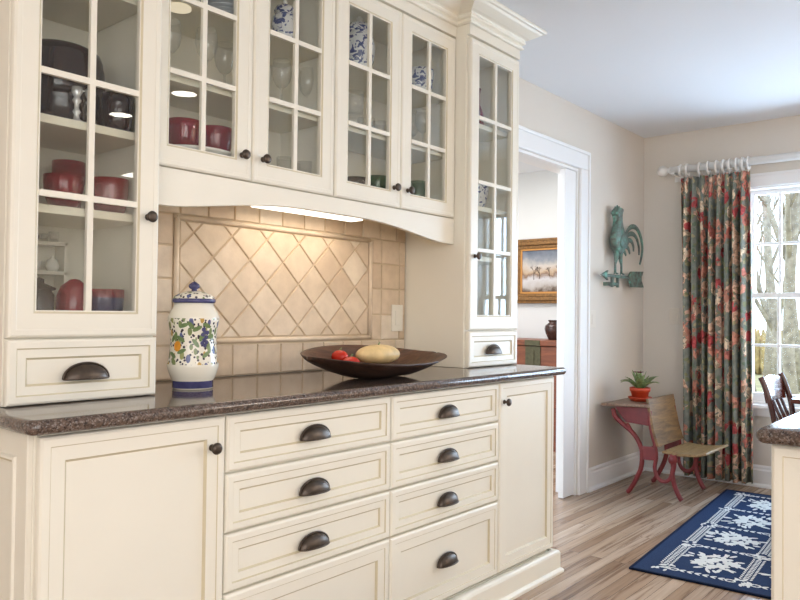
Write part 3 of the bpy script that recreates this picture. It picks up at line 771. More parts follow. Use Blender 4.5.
def dough_bowl():
    C = (1.992, 1.775, CT+.001); r = thing('dough_bowl', 'long dark hand-carved wooden dough bowl on the worktop', 'bowl', C)
    nu, nv = 40, 20; Lh = .348
    def outer(u, v):
        w = .165*(max(0, 1-abs(u)**2.6))**.62+.004
        base = .010+.080*abs(u)**2.0*.9; rim = .083+.006*(-u)+.0*v
        rim = .082-.004*u+.028*v*(1-u*u)
        t = abs(v)**2.4
        floor_ = max(0, .0+.075*max(0, (abs(u)-.28)/.72)**1.35)
        return Vector((C[0]+Lh*u, C[1]+w*v, C[2]+floor_+(rim-floor_)*t))
    def inner(u, v):
        u2 = u*.955; p = outer(u2, v*.90); q = outer(u2, v)
        lift = .014*(1-abs(v)**3); rimz = outer(u2, 1 if v > 0 else -1).z
        p.z = min(p.z+lift+(rimz-p.z)*abs(v)**6, rimz+.0005); return p
    b = MB(); W = nv+1
    for fn, mi in ((outer, 0), (inner, 1)):
        vs = [tuple(fn(-1+2*i/nu, -1+2*j/nv)) for i in range(nu+1) for j in range(nv+1)]
        b.add(vs, [(i*W+j, i*W+j+1, (i+1)*W+j+1, (i+1)*W+j) for i in range(nu) for j in range(nv)], mi, True)
    off = W*(nu+1); edge = [i*W for i in range(nu+1)]+[nu*W+j for j in range(1, nv+1)]+[i*W+nv for i in range(nu-1, -1, -1)]+[j for j in range(nv-1, 0, -1)]
    for k in range(len(edge)):
        a, c = edge[k], edge[(k+1) % len(edge)]; b.f.append([a, c, c+off, a+off]); b.m.append(0); b.s.append(False)
    b.build('bowl_shell', [M['bowlwood'], M['bowlin']], r); return r
dough_bowl()
def fruit(name, label, cat, c, rx, ry, rz, mat, lobes=0, stem=True):
    b = MB(); n, k = 24, 14; rings = []
    for i in range(k+1):
        th = PI*i/k; zr = -math.cos(th); rr = max(.02, math.sin(th))
        if i in (0, k): rr = .02; zr *= .93
        ring = []
        for j in range(n):
            a = 2*PI*j/n; q = rr*(1+lobes*math.cos(6*a)*math.sin(th)); ring.append((c[0]+rx*q*math.cos(a), c[1]+ry*q*math.sin(a), c[2]+rz+rz*zr))
        rings.append(ring)
    b.loft(rings); r = thing(name, label, cat, c); b.build('flesh', mat, r)
    if stem: MB().tube([(c[0]-rx*.0, c[1], c[2]+2*rz-.006), (c[0]+.003, c[1], c[2]+2*rz+.002), (c[0]+.007, c[1]-.002, c[2]+2*rz+.008)], [.0035, .0025, .002], 8).build('stem', M['leaf'], r)
    return r
fruit('squash', 'pale yellow squash lying in the dark wooden bowl', 'squash', (2.052, 1.83, .9485), .108, .060, .037, M['gourd'], .02)
fruit('tomato', 'red tomato in the wooden bowl, nearest the squash', 'tomato', (1.875, 1.80, .932), .034, .034, .027, M['tomato'], .02)
fruit('tomato', 'red tomato in the wooden bowl, second from the squash', 'tomato', (1.880, 1.860, .956), .025, .034, .025, M['tomato'], .02)

# ------------------------------------------------------------------ glassware and china inside the cabinets
def lathe_thing(name, label, cat, c, prof, mat, group=None, part=None, n=24, sx=1, sy=1):
    o = MB().lathe(prof, c, n, sx=sx, sy=sy).build(name, mat, origin=c); tag(o, label, cat, group); return o
def bowl_prof(r, h, foot=.5, t=.004):
    out = [(.0005, 0), (r*foot, 0), (r*foot, h*.06)]
    out += [(r*(foot+(1-foot)*math.sin(PI/2*k/6)), h*(.06+.94*(1-math.cos(PI/2*k/6)))) for k in range(1, 7)]
    inn = [(max(.0005, p[0]-t), p[1]+t*.4) for p in reversed(out[2:-1])]
    return out+[(r-t, h)]+inn+[(.0005, t*2)]
def tumbler_prof(r0, r1, h, t=.0025):
    return [(.0005, 0), (r0, 0), (r0+(r1-r0)*.5, h*.5), (r1, h), (r1-t, h), (r0+(r1-r0)*.5-t, h*.5), (r0-t, .008), (.0005, .007)]
def goblet_prof(rb, hb, hs, rf=.034, t=.0016):
    b = [(.0005, 0), (rf, 0), (rf, .002), (.010, .005), (.0042, .012), (.0038, hs-.012), (.006, hs)]
    cup = [(rb*.45, hs+hb*.06), (rb*.82, hs+hb*.25), (rb, hs+hb*.55), (rb*.93, hs+hb*.85), (rb*.86, hs+hb)]
    return b+cup+[(x-t, z) for x, z in reversed(cup)]+[(.0005, hs+.006)]
S1, S2, S0 = 1.6249, 1.4004, 1.1006          # tower shelf tops
lathe_thing('stock_pot', 'big dark plum lidded pot in the left tower, on the shelf behind the candlesticks', 'pot', (.935, 2.022, S1), [(.0005, 0), (.108, 0), (.116, .012), (.118, .13), (.116, .175), (.112, .185), (.112, .195), (.105, .215), (.085, .228), (.05, .236), (.0005, .238)], M['plum'], n=40)
for x, l in ((.919, 'left'), (.955, 'right')):
    q = lathe_thing('candlestick', 'small clear crystal candlestick before the plum pot, %s one' % l, 'candlestick', (x, 1.885, S1), [(.0005, 0), (.022, 0), (.022, .004), (.009, .010), (.006, .022), (.011, .030), (.006, .038), (.006, .05), (.012, .06), (.007, .068), (.014, .082), (.014, .095), (.010, .095), (.0005, .088)], M['cut'], 'crystal candlesticks in the left tower')
lathe_thing('glass_bowl', 'plum glass bowl at the right of the top shelf in the left tower', 'bowl', (1.036, 1.888, S1), bowl_prof(.042, .10, .7), M['plum'])
RG = 'cranberry glass on the middle shelf of the left tower'
lathe_thing('glass_bowl', 'cranberry glass bowl at the left front of the middle shelf', 'bowl', (.905, 1.92, S2), bowl_prof(.050, .088, .55), M['ruby'], RG)
lathe_thing('glass_goblet', 'tall cranberry glass goblet behind the left cranberry bowl', 'goblet', (.985, 2.06, S2), [(.0005, 0), (.034, 0), (.034, .004), (.012, .012), (.012, .03), (.034, .05), (.044, .10), (.044, .155), (.041, .155), (.036, .07), (.0005, .05)], M['ruby'], RG)
lathe_thing('glass_cup', 'small cranberry glass cup between two cranberry bowls', 'cup', (.960, 1.985, S2), tumbler_prof(.022, .024, .10), M['ruby'], RG)
lathe_thing('glass_bowl', 'round cranberry glass bowl beside the knob on the middle shelf', 'bowl', (1.040, 1.93, S2), bowl_prof(.049, .100, .7), M['ruby'], RG)
lathe_thing('glass_cup', 'low dark cranberry cup at the far left of the middle shelf', 'cup', (.800, 1.92, S2), tumbler_prof(.024, .028, .085), M['ruby'], RG)
lathe_thing('sugar_pot', 'dark smoked glass lidded pot at the bottom left of the left tower', 'pot', (.852, 1.93, S0), [(.0005, 0), (.030, 0), (.036, .03), (.036, .075), (.030, .085), (.040, .088), (.040, .093), (.012, .105), (.012, .115), (.0005, .12)], M['smoke'])
lathe_thing('covered_dish', 'red domed glass dish at the bottom of the left tower, behind the center muntin', 'dish', (.945, 1.93, S0), [(.0005, 0), (.04, 0), (.046, .03), (.046, .055), (.044, .075), (.034, .10), (.012, .118), (.0005, .12)], M['ruby'])
lathe_thing('glass_bowl', 'cobalt and red glass bowl at the bottom right of the left tower', 'bowl', (1.034, 1.94, S0), bowl_prof(.052, .095, .75), [M['cobalt'], M['ruby']])
ob = bpy.data.objects.get(COL.objects[-1].name)
for p in ob.data.polygons:
    if p.center.z > .07: p.material_index = 1
# added frame and small pieces imitate a hutch reflected in the glass
r = thing('hutch_reflection', 'white two-step frame imitating a hutch reflected in the left tower glass', 'riser', (.93, 2.10, S0+.0004))
b = MB(); b.box(.865, .995, 2.075, 2.135, 1.236, 1.246); b.box(.865, .995, 2.075, 2.135, 1.318, 1.328); b.box(.865, .875, 2.075, 2.135, S0+.0004, 1.36); b.box(.985, .995, 2.075, 2.135, S0+.0004, 1.328)
b.build('hutch_reflection_frame', M['cream'], r, bevel=.001)
lathe_thing('bud_vase', 'lilac bud vase on the top shelf of the imitated hutch reflection', 'vase', (.906, 2.10, 1.3284), [(.0005, 0), (.014, 0), (.017, .012), (.012, .03), (.007, .04), (.010, .052), (.009, .052), (.0005, .03)], M['lilac'])
lathe_thing('cream_jug', 'small clear jug left of another on the top shelf of the imitated hutch reflection', 'jug', (.938, 2.10, 1.3284), tumbler_prof(.010, .012, .022), M['crystal'])
lathe_thing('cream_jug', 'small clear jug at the right of the top shelf of the imitated hutch reflection', 'jug', (.965, 2.10, 1.3284), tumbler_prof(.011, .014, .030), M['crystal'])
lathe_thing('teapot', 'small white teapot on the lower shelf of the imitated hutch reflection', 'teapot', (.962, 2.10, 1.2464), [(.0005, 0), (.014, 0), (.019, .015), (.014, .032), (.005, .036), (.004, .042), (.0005, .044)], M['china'])
lathe_thing('tea_cup', 'small white cup on the lower shelf of the imitated hutch reflection', 'cup', (.915, 2.10, 1.2464), tumbler_prof(.010, .018, .026), M['china'])
# wall cabinets: bottoms, middle and top shelves
F0, F1, F2 = 1.5926, 1.8306, 2.0786
tr = lathe_thing('platter', 'white scalloped platter under the two red bowls', 'platter', (1.375, 2.0, F0), [(.0005, 0), (.06, 0), (.05, .016), (.08, .026), (.128, .042), (.133, .048), (.128, .050), (.08, .034), (.0005, .032)], M['china'], n=40)
tr.data.transform(Matrix.Scale(.8, 4, (0, 1, 0)))
lathe_thing('red_bowl', 'deep red glass bowl on the white platter, left of two', 'bowl', (1.318, 2.0, F0+.0505), bowl_prof(.054, .088, .72), M['ruby'], 'red bowls in the wall cabinet')
lathe_thing('red_bowl', 'deep red glass bowl on the white platter, right of two', 'bowl', (1.436, 2.0, F0+.0505), bowl_prof(.056, .088, .72), M['ruby'], 'red bowls in the wall cabinet')
WG = 'wine glasses in the wall cabinets'
wp = goblet_prof(.036, .10, .10)
w0 = lathe_thing('wine_glass', 'tall clear wine glass in the leftmost wall door, left of three', 'wine glass', (1.262, 2.0, F1), wp, M['crystal'], WG)
for x, y, l in ((1.375, 1.97, 'tall clear wine glass in the leftmost wall door, behind its center muntin'), (1.490, 2.03, 'tall clear wine glass in the leftmost wall door, right of three'),
                (1.712, 2.0, 'clear wine glass below the lidded porcelain jar, left of two'), (1.838, 2.0, 'clear wine glass in the second wall door, right of two'),
                (2.520, 2.0, 'clear wine glass in the rightmost wall door, left of two'), (2.500+.045, 2.085, 'clear wine glass in the rightmost wall door, right and behind')):
    again(w0, (x, y, F1), l)
TG = 'clear tumblers in the wall cabinets'
t0 = lathe_thing('tumbler', 'short clear tumbler behind the knob of the second wall door, left of two', 'tumbler', (1.735, 2.0, F0), tumbler_prof(.027, .033, .095), M['crystal'], TG)
again(t0, (1.832, 2.0, F0), 'short clear tumbler behind the second wall door, right of two')
t1 = lathe_thing('stacked_tumbler', 'clear tumbler, lower left of four in the third wall door', 'tumbler', (2.088, 2.0, F1), tumbler_prof(.034, .037, .088), M['crystal'], 'clear tumblers in the third wall door')
for x, y, z, l in ((2.165, 2.01, 0, 'clear tumbler, lower middle of four in the third wall door'), (2.240, 2.0, 0, 'clear tumbler, lower right of four in the third wall door'), (2.088, 2.0, .0895, 'clear tumbler stacked on another in the third wall door')):
    again(t1, (x, y, F1+z), l)
pl = [(.0005, 0), (.05, 0), (.078, .010), (.080, .012), (.05, .005), (.0005, .004)]
PG = 'pewter rimmed plates stacked on the top shelf'
p0 = None
for k in range(9):
    lab = ['bottom', 'second lowest', 'third lowest', 'fourth lowest', 'middle', 'fourth from top', 'third from top', 'second from top', 'topmost'][k]+' pale plate of the stack in the leftmost wall door'
    if p0 is None: p0 = lathe_thing('plate', lab, 'plate', (1.455, 1.985, F2), pl, M['chinagrey'], PG, n=36)
    else: again(p0, (1.455+random.uniform(-.001, .001), 1.985, F2+.0127*k), lab)
lathe_thing('plum_dish', 'dark plum dish left of the plate stack on the top shelf', 'dish', (1.285, 1.99, F2), bowl_prof(.06, .07, .6), M['plum'])
def ginger(label, c, s):
    r = thing('ginger_jar', label, 'jar', c)
    MB().lathe([(q*s, z*s) for q, z in [(.0005, 0), (.034, 0), (.036, .006), (.05, .05), (.055, .09), (.048, .125), (.034, .14), (.034, .145), (.0005, .145)]], c, 32).build('jar_body', M['bluewhite'], r)
    l = MB().lathe([(q*s, z*s) for q, z in [(.0005, .146), (.044, .146), (.044, .152), (.034, .17), (.015, .178), (.0005, .179)]], c, 32).build('lid', M['bluewhite'], r)
    MB().lathe([(q*s, z*s) for q, z in [(.0005, .179), (.007, .179), (.012, .188), (.008, .197), (.0005, .2)]], c, 16).build('lid_knob', M['china'], l); return r
ginger('blue and white lidded porcelain jar in the second wall door', (1.722, 2.0, F2), .86)
ginger('blue and white lidded porcelain jar in the third wall door, the larger of two', (2.108, 2.0, F2), 1.18)
lathe_thing('porcelain_bowl', 'low blue and white porcelain bowl in the rightmost wall door', 'bowl', (2.494, 2.0, F2), bowl_prof(.062, .12, .7), M['bluewhite'])
lathe_thing('glass_dish', 'low dark glass dish at the bottom of the third wall door', 'dish', (2.10, 2.0, F0), bowl_prof(.055, .075, .8), M['smoke'])
lathe_thing('green_bowl', 'green glass bowl at the bottom of the third wall door', 'bowl', (2.228, 2.0, F0), bowl_prof(.052, .10, .75), M['green'])
g0 = lathe_thing('green_tumbler', 'pale green tumbler behind the knob of the rightmost wall door', 'tumbler', (2.49, 2.0, F0), tumbler_prof(.031, .036, .12), M['palegreen'], 'green tumblers in the rightmost wall door')
again(g0, (2.522, 2.085, F0), 'pale green tumbler behind another in the rightmost wall door')
lathe_thing('glass_vase', 'tall ruby glass vase on the top shelf of the right tower', 'vase', (2.940, 2.0, 1.9966), [(.0005, 0), (.028, 0), (.032, .02), (.03, .11), (.014, .15), (.012, .20), (.018, .23), (.015, .23), (.0005, .19)], M['ruby'])
lathe_thing('blue_dish', 'blue and white dish standing on the upper shelf of the right tower', 'dish', (2.885, 1.99, S1), bowl_prof(.080, .13, .5), M['bluewhite'], n=32)

# ------------------------------------------------------------------ rooster weathervane
def catpoly(pts, n=3):
    P = [Vector((a, b, 0)) for a, b in pts]; m = len(P); out = []
    for i in range(m):
        p0, p1, p2, p3 = P[i-1], P[i], P[(i+1) % m], P[(i+2) % m]
        for k in range(n):
            t = k/n; q = .5*((2*p1)+(p2-p0)*t+(2*p0-5*p1+4*p2-p3)*t*t+(3*p1-p0-3*p2+p3)*t**3); out.append((q.x, q.y))
    return out
def puffed(b, poly, y, th, mat=0):
    """closed outline in x,z inflated to a pillow of thickness th"""
    n = len(poly); cx = sum(p[0] for p in poly)/n; cz = sum(p[1] for p in poly)/n
    rings = []
    for s_, d in ((.86, -.5), (.96, -.34), (1, 0), (.96, .34), (.86, .5)):
        ins = inset_any(poly, (1-s_)*.07); rings.append([(x, y+th*d, z) for x, z in ins])
    b.loft(rings, True, True, mat, True)
def inset_any(poly, d):
    n = len(poly); A = sum(poly[i-1][0]*poly[i][1]-poly[i][0]*poly[i-1][1] for i in range(n)); sg = 1 if A > 0 else -1; out = []
    for i in range(n):
        a, p, c = Vector(poly[i-1]), Vector(poly[i]), Vector(poly[(i+1) % n]); t = (c-a)
        if t.length < 1e-6: out.append(poly[i]); continue
        t.normalize(); nn = Vector((-t.y, t.x))*sg; q = p+nn*d; out.append((q.x, q.y))
    return out
YR = 2.10
rv = thing('rooster_weathervane', 'green weathered copper rooster weathervane hung on the wall right of the doorway', 'weathervane', (4.85, YR, 1.35))
body = catpoly([(4.726, 1.837), (4.758, 1.872), (4.79, 1.882), (4.836, 1.880), (4.845, 1.859), (4.83, 1.836), (4.828, 1.792), (4.855, 1.738), (4.900, 1.705), (4.916, 1.655), (4.896, 1.609), (4.845, 1.572), (4.795, 1.562), (4.745, 1.585), (4.715, 1.62), (4.708, 1.66), (4.73, 1.706), (4.757, 1.758), (4.762, 1.808)])
body = [(4.80+(x-4.80)*.9, z) for x, z in body]; b = MB(); puffed(b, body, YR, .055); bd = b.build('rooster_body', M['patina'], rv)
b = MB(); puffed(b, catpoly([(4.752, 1.86), (4.75, 1.885), (4.772, 1.882), (4.785, 1.898), (4.80, 1.885), (4.818, 1.894), (4.828, 1.878), (4.84, 1.868), (4.80, 1.872)]), YR, .014); b.build('comb', M['patina'], bd)
b = MB(); puffed(b, catpoly([(4.745, 1.826), (4.735, 1.80), (4.752, 1.778), (4.768, 1.80), (4.765, 1.826)]), YR, .02); b.build('wattle', M['patina'], bd)
b = MB(); puffed(b, catpoly([(4.80, 1.69), (4.87, 1.70), (4.905, 1.655), (4.87, 1.61), (4.80, 1.60), (4.765, 1.64)]), YR-.02, .04); b.build('wing', M['patina'], bd)
b = MB()
for k, (pts, w) in enumerate((([(4.885, 1.68), (4.94, 1.742), (5.02, 1.772), (5.10, 1.762), (5.165, 1.71), (5.195, 1.63), (5.172, 1.55), (5.149, 1.514)], .026),
                 ([(4.885, 1.66), (4.95, 1.705), (5.03, 1.722), (5.10, 1.70), (5.145, 1.64), (5.15, 1.58)], .024),
                 ([(4.89, 1.64), (4.95, 1.668), (5.02, 1.672), (5.06, 1.64), (5.065, 1.60)], .024), ([(4.885, 1.62), (4.94, 1.63), (4.99, 1.615), (5.015, 1.58)], .024), ([(4.88, 1.60), (4.93, 1.595), (4.965, 1.565)], .022))):
    q = disc_subdiv([(x, YR-.012+.006*k, z) for x, z in pts], 4); m_ = len(q)
    b.tube(q, [.72*w*(.55+.45*math.sin(PI*min(1, (i+.5)/m_*.9+.1))) for i in range(m_)], 8, flat_=.35, up=None)
b.build('tail_feathers', M['patina'], rv)
for (xa, za), (xb, zb) in (((4.775, 1.566), (4.758, 1.43)), ((4.84, 1.572), (4.86, 1.43))):
    b = MB(); b.tube([(xa, YR, za+.02), (xa, YR, za-.03), (xb, YR, zb+.06), (xb, YR, zb)], [.024, .016, .008, .009], 8)
    for dx in (-.03, .018, .03): b.tube([(xb, YR, zb+.006), (xb+dx, YR-.006, zb-.002)], .005, 6)
    b.build('leg', M['patina'], rv)
b = MB(); b.box(4.60, 5.20, YR-.006, YR+.006, 1.401, 1.421)
b.prism([(4.54, 1.411), (4.64, 1.445), (4.615, 1.411), (4.64, 1.377)], 'y', YR-.007, YR+.007)
b.prism([(4.98, 1.420), (5.02, 1.455), (5.235, 1.465), (5.20, 1.425), (5.20, 1.397), (5.24, 1.350), (5.03, 1.345), (4.98, 1.402)], 'y', YR-.008, YR+.008)
b.build('arrow', M['patina'], rv, bevel=.002)
b = MB()
for x in (4.71, 4.80): b.box(x-.008, x+.008, YR-.008, YR+.008, 1.335, 1.4005)
b.box(4.70, 4.81, YR-.007, YR+.007, 1.350, 1.364); b.box(4.70, 4.72, YR+.008, YW-.001, 1.345, 1.369); b.box(4.79, 4.81, YR+.008, YW-.001, 1.345, 1.369)
b.build('wall_bracket', M['patina'], rv)

# ------------------------------------------------------------------ antique school desk
XD0, XD1 = 4.612, 5.035
dk = thing('school_desk', 'antique school desk with red iron legs and a fold-down wooden seat in the corner', 'desk', (4.82, 1.80, 0))
MB().prism([(1.798, .562), (1.800, .582), (2.118, .566), (2.120, .548)], 'x', 4.585, 5.06).build('desktop', M['desktop'], dk, bevel=.004)['label'] = 'brown worn wooden desktop'
b = MB(); b.prism([(2.04, .548), (1.815, .559), (1.79, .440), (1.965, .452)], 'x', 4.625, 5.022); b.build('book_box', M['red_iron'], dk, bevel=.004)
sb = disc_subdiv([(0, 1.822, .615), (0, 1.812, .56), (0, 1.800, .50), (0, 1.783, .42), (0, 1.762, .35), (0, 1.752, .322)], 4)
b = MB(); b.prism([(p.y, p.z) for p in sb]+[(p.y-.017, p.z) for p in reversed(sb)], 'x', 4.600, 5.048)
b.build('seat_back', M['seatback'], dk, bevel=.003)
b = MB(); b.prism([(1.718, .284), (1.716, .300), (1.60, .295), (1.50, .304), (1.452, .318), (1.445, .306), (1.50, .287), (1.60, .278)], 'x', 4.600, 5.048)
b.build('seat', M['deskwood'], dk, bevel=.004)
def ribbon(b, pts, x, w, t):
    q = disc_subdiv([(x, y, z) for y, z in pts], 5)
    b.tube(q, w*.82, 8, flat_=t)
for x in (XD0, XD1):
    b = MB()
    ribbon(b, [(2.045, .535), (2.03, .485), (1.97, .435), (1.905, .385), (1.862, .32), (1.848, .25), (1.856, .17), (1.89, .09), (1.93, .02), (1.945, .008)], x, .019, 1)
    ribbon(b, [(1.95, .448), (1.93, .42), (1.92, .40)], x, .014, 1)
    b.build('rear_leg', M['red_iron'], dk)
    b = MB()
    ribbon(b, [(1.800, .54), (1.795, .46), (1.785, .40), (1.765, .33), (1.758, .25), (1.766, .18), (1.745, .125), (1.705, .108), (1.668, .135), (1.652, .19), (1.655, .26), (1.625, .288)], x, .016, 1)
    b.build('side_frame', M['red_iron'], dk)
    b = MB()
    ribbon(b, [(1.662, .285), (1.645, .23), (1.655, .16), (1.640, .09), (1.612, .03), (1.596, .009)], x, .019, 1)
    b.lathe([(.0005, -.016), (.028, -.016), (.032, 0), (.028, .016), (.0005, .016)], (0, 0, 0), 16)
    k = 5*16
    b.v[-k:] = [(x+z, 1.652+u*.9, .252+v) for u, v, z in b.v[-k:]]
    b.build('front_leg', M['red_iron'], dk)
    b = MB(); b.prism([(1.852, .312), (1.765, .318), (1.762, .232), (1.848, .228)], 'x', x-.010, x+.010); b.build('scroll_plate', M['red_iron'], dk, bevel=.003)
b = MB(); b.tube([(XD0, 1.85, .28), (XD1, 1.85, .28)], .010, 10); b.tube([(XD0, 1.655, .262), (XD1, 1.655, .262)], .012, 10); b.build('cross_rod', M['red_iron'], dk)

# potted plant on the desk
pc = (4.80, 1.94, .5785)
pp = thing('potted_plant', 'small leafy plant in a terracotta pot standing on the school desk', 'plant', pc)
MB().lathe([(.0005, 0), (.060, 0), (.076, .020), (.078, .026), (.073, .026), (.058, .006), (.0005, .005)], pc, 28).build('saucer', M['terra'], pp)
po = MB().lathe([(.0005, .0065), (.046, .0065), (.060, .062), (.066, .064), (.067, .088), (.060, .088), (.056, .07), (.0005, .068)], pc, 28).build('pot', M['terra'], pp)
MB().lathe([(.0005, .069), (.055, .069), (.05, .074), (.0005, .078)], pc, 20).build('soil', M['soil'], po)
def leaf(b, base, ang, ln, w, rise, droop, mat=0):
    n = 8; d = Vector((math.cos(ang), math.sin(ang), 0)); s_ = Vector((-d.y, d.x, 0)); vs = []
    for i in range(n+1):
        t = i/n; p = Vector(base)+d*(ln*t)+Vector((0, 0, rise*t-droop*t*t)); ww = w*math.sin(PI*(.08+.92*t)**.8)*.9+.0015
        for k, h in ((-1, 0), (0, -.006), (1, 0)): q = p+s_*(ww*k)+Vector((0, 0, h*1.0*math.sin(PI*t))); vs.append(tuple(q))
    b.add(vs, [(i*3+j, i*3+j+1, (i+1)*3+j+1, (i+1)*3+j) for i in range(n) for j in range(2)], mat, True)
b = MB(); rr = random.Random(3)
for k in range(11):
    a = 2*PI*k/11+rr.uniform(-.25, .25); leaf(b, (pc[0]+.012*math.cos(a), pc[1]+.012*math.sin(a), pc[2]+.074), a, rr.uniform(.09, .15), rr.uniform(.022, .032), rr.uniform(.13, .19), rr.uniform(.06, .13))
for k in range(7):
    a = 2*PI*k/7+.3; leaf(b, (pc[0], pc[1], pc[2]+.074), a, rr.uniform(.04, .07), .016, rr.uniform(.11, .15), .02)
b.build('foliage', M['leaf'], pp, recalc=False, solid=.0012)
b = MB(); b.tube([(pc[0], pc[1], pc[2]+.076), (pc[0]+.004, pc[1]+.004, pc[2]+.13), (pc[0]+.002, pc[1]+.012, pc[2]+.185)], .0028, 6, mat=1)
for k in range(7):
    a = 2*PI*k/7; leaf(b, (pc[0]+.002, pc[1]+.012, pc[2]+.185), a, .036, .012, .018, .012)
b.build('flower', [M['leafred'], M['leaf']], pp, recalc=False, solid=.0012)

# ------------------------------------------------------------------ curtain, rod, rings
rodr = thing('curtain_rod', 'white wooden curtain rod with ball finial over the window', 'curtain rod', (5.285, .32, 2.19))
b = MB(); b.tube([(5.285, 1.915, 2.19), (5.285, -1.30, 2.19)], .0265, 20); b.build('pole', M['rod'], rodr)
def finial(y, s):
    b = MB(); prof_ = [(.0005, -.005), (.024, -.005), (.027, .004), (.022, .012), (.015, .018), (.015, .024), (.022, .028), (.034, .042), (.039, .058), (.036, .076), (.024, .090), (.0005, .096)]
    b.lathe(prof_, n=24); b.v = [(5.285+x, y+s*z, 2.19+y_) for x, y_, z in b.v]; b.build('finial', M['rod'], rodr)
finial(1.915, 1); finial(-1.30, -1)
for y in (1.895, -1.25):
    b = MB(); b.box(5.27, XW-.0005, y-.012, y+.012, 2.155, 2.167); b.box(5.385, XW-.0005, y-.03, y+.03, 2.12, 2.22); b.box(5.262, 5.308, y-.012, y+.012, 2.157, 2.168); b.build('bracket', M['rod'], rodr, bevel=.002)
RN = [1.845, 1.80, 1.715, 1.655, 1.60, 1.555, 1.515, 1.47, 1.43, 1.395]
tb = MB(); tb.tube([(5.285+.0375*math.cos(2*PI*k/28), 0, .0375*math.sin(2*PI*k/28)) for k in range(28)], .0085, 8, closed=True)
tb.tube([(5.285, 0, -.045), (5.285, 0, -.060)], .003, 6)
r0 = None
RL = ['outermost white wooden curtain ring, next to the ball finial', 'second white curtain ring from the finial', 'third white curtain ring from the finial', 'fourth white curtain ring from the finial', 'fifth white curtain ring from the finial', 'sixth white curtain ring from the finial', 'seventh white curtain ring from the finial', 'eighth white curtain ring from the finial', 'ninth white curtain ring from the finial', 'innermost white curtain ring, nearest the bare window glass']
for y, l in zip(RN, RL):
    if r0 is None:
        r0 = MB(); r0.v = [(x, yy+y, z+2.180) for x, yy, z in tb.v]; r0.f = tb.f; r0.m = tb.m; r0.s = tb.s
        r0 = r0.build('curtain_ring', M['rod'], origin=(5.285, y, 2.18)); tag(r0, l, 'curtain ring', 'white rings on the curtain rod')
    else: again(r0, (5.285, y, 2.18), l)
def curtain(label, ya, yb, ya2, yb2, folds):
    nu, nv = 220, 26; b = MB(); vs = []; uvs = []
    zt, zb = 2.128, .035
    tot = 0; prev = None
    for i in range(nu+1):
        u = i/nu
        for j in range(nv+1):
            v = j/nv; z = zt+(zb-zt)*v
            y0 = ya+(ya2-ya)*v; y1 = yb+(yb2-yb)*v
            ph = 2*PI*folds*u; amp = (.014+.030*min(1, v*6))*(1+.25*math.sin(u*17))
            if v < .05: amp = .020
            x = 5.285+amp*math.sin(ph+.5*math.sin(v*3+u*9))+.010*math.sin(2.3*ph+v*2)*min(1, v*4)
            y = y0+(y1-y0)*u+.006*math.sin(ph*2)*(.4+v)
            vs.append((x, y, z)); uvs.append((u*1.45, (1-v)*2.1))
    W = nv+1
    b.add(vs, [(i*W+j, i*W+j+1, (i+1)*W+j+1, (i+1)*W+j) for i in range(nu) for j in range(nv)], 0, True); b.uv = uvs
    o = b.build('curtain', M['chintz'], origin=(5.285, (ya+yb)/2, .035), recalc=False, solid=.003); tag(o, label, 'curtain'); return o
curtain('floor-length dark green floral curtain hanging left of the window', 1.845, 1.385, 1.825, 1.372, 8.5)

# ------------------------------------------------------------------ rug
RA = math.radians(4.0); RO = Vector((3.228, 1.352)); du = Vector((math.cos(RA), math.sin(RA))); dv = Vector((math.sin(RA), -math.cos(RA)))
RL_, RW_ = 1.90, 1.24
def rp(u, v, z): q = RO+du*u+dv*v; return (q.x, q.y, z)
rug = thing('area_rug', 'navy blue rug with white floral blocks on the wooden floor', 'rug', rp(RL_/2, RW_/2, 0))
b = MB(); b.add([rp(u, v, z) for u, v in ((0, 0), (RL_, 0), (RL_, RW_), (0, RW_)) for z in (.0006, .0078)], [(0, 1, 3, 2), (2, 3, 5, 4), (4, 5, 7, 6), (6, 7, 1, 0), (1, 7, 5, 3), (0, 2, 4, 6)], 0)
b.build('rug_field', M['navy'], rug)
b = MB()
for u0, u1, v0, v1 in ((0, RL_, 0, .012), (0, RL_, RW_-.012, RW_), (0, .012, .012, RW_-.012), (RL_-.012, RL_, .012, RW_-.012)):
    b.add([rp(u, v, z) for u, v in ((u0, v0), (u1, v0), (u1, v1), (u0, v1)) for z in (.0007, .0092)], [(0, 1, 3, 2), (2, 3, 5, 4), (4, 5, 7, 6), (6, 7, 1, 0), (1, 7, 5, 3), (0, 2, 4, 6)], 0)
b.build('binding', M['rugedge'], rug)
mt = MB()
def petal(u, v, a, c, ang, n=10):
    vs = [];
    for k in range(n):
        t = 2*PI*k/n; x = a*math.cos(t); y = c*math.sin(t); vs.append((u+x*math.cos(ang)-y*math.sin(ang), v+x*math.sin(ang)+y*math.cos(ang)))
    zt = .0087+.00000002*len(mt.v)
    m = [rp(x, y, zt) for x, y in vs]+[rp(x, y, .0078) for x, y in vs]
    mt.add(m, [tuple(range(n))]+[(i, (i+1) % n, n+(i+1) % n, n+i) for i in range(n)], 0)
q = random.Random(11)
def chain(u0, v0, u1, v1, step=.03):
    ln = math.hypot(u1-u0, v1-v0); n = int(ln/step); a = math.atan2(v1-v0, u1-u0); nx, ny = -math.sin(a), math.cos(a)
    for k in range(n):
        t = (k+.5)/n; u = u0+(u1-u0)*t; v = v0+(v1-v0)*t
        petal(u+nx*.008, v+ny*.008, step*.42, .0045, a+.5); petal(u-nx*.008, v-ny*.008, step*.42, .0045, a-.5)
def rope(u0, v0, u1, v1):
    for off in (-.022, 0, .022): chain(u0, v0+off, u1, v1+off, .026)
    n = int((u1-u0)/.45)
BL = .425; BW = .335; u00 = .105; v00 = .118
cols = [v00+BW*k for k in range(4)]
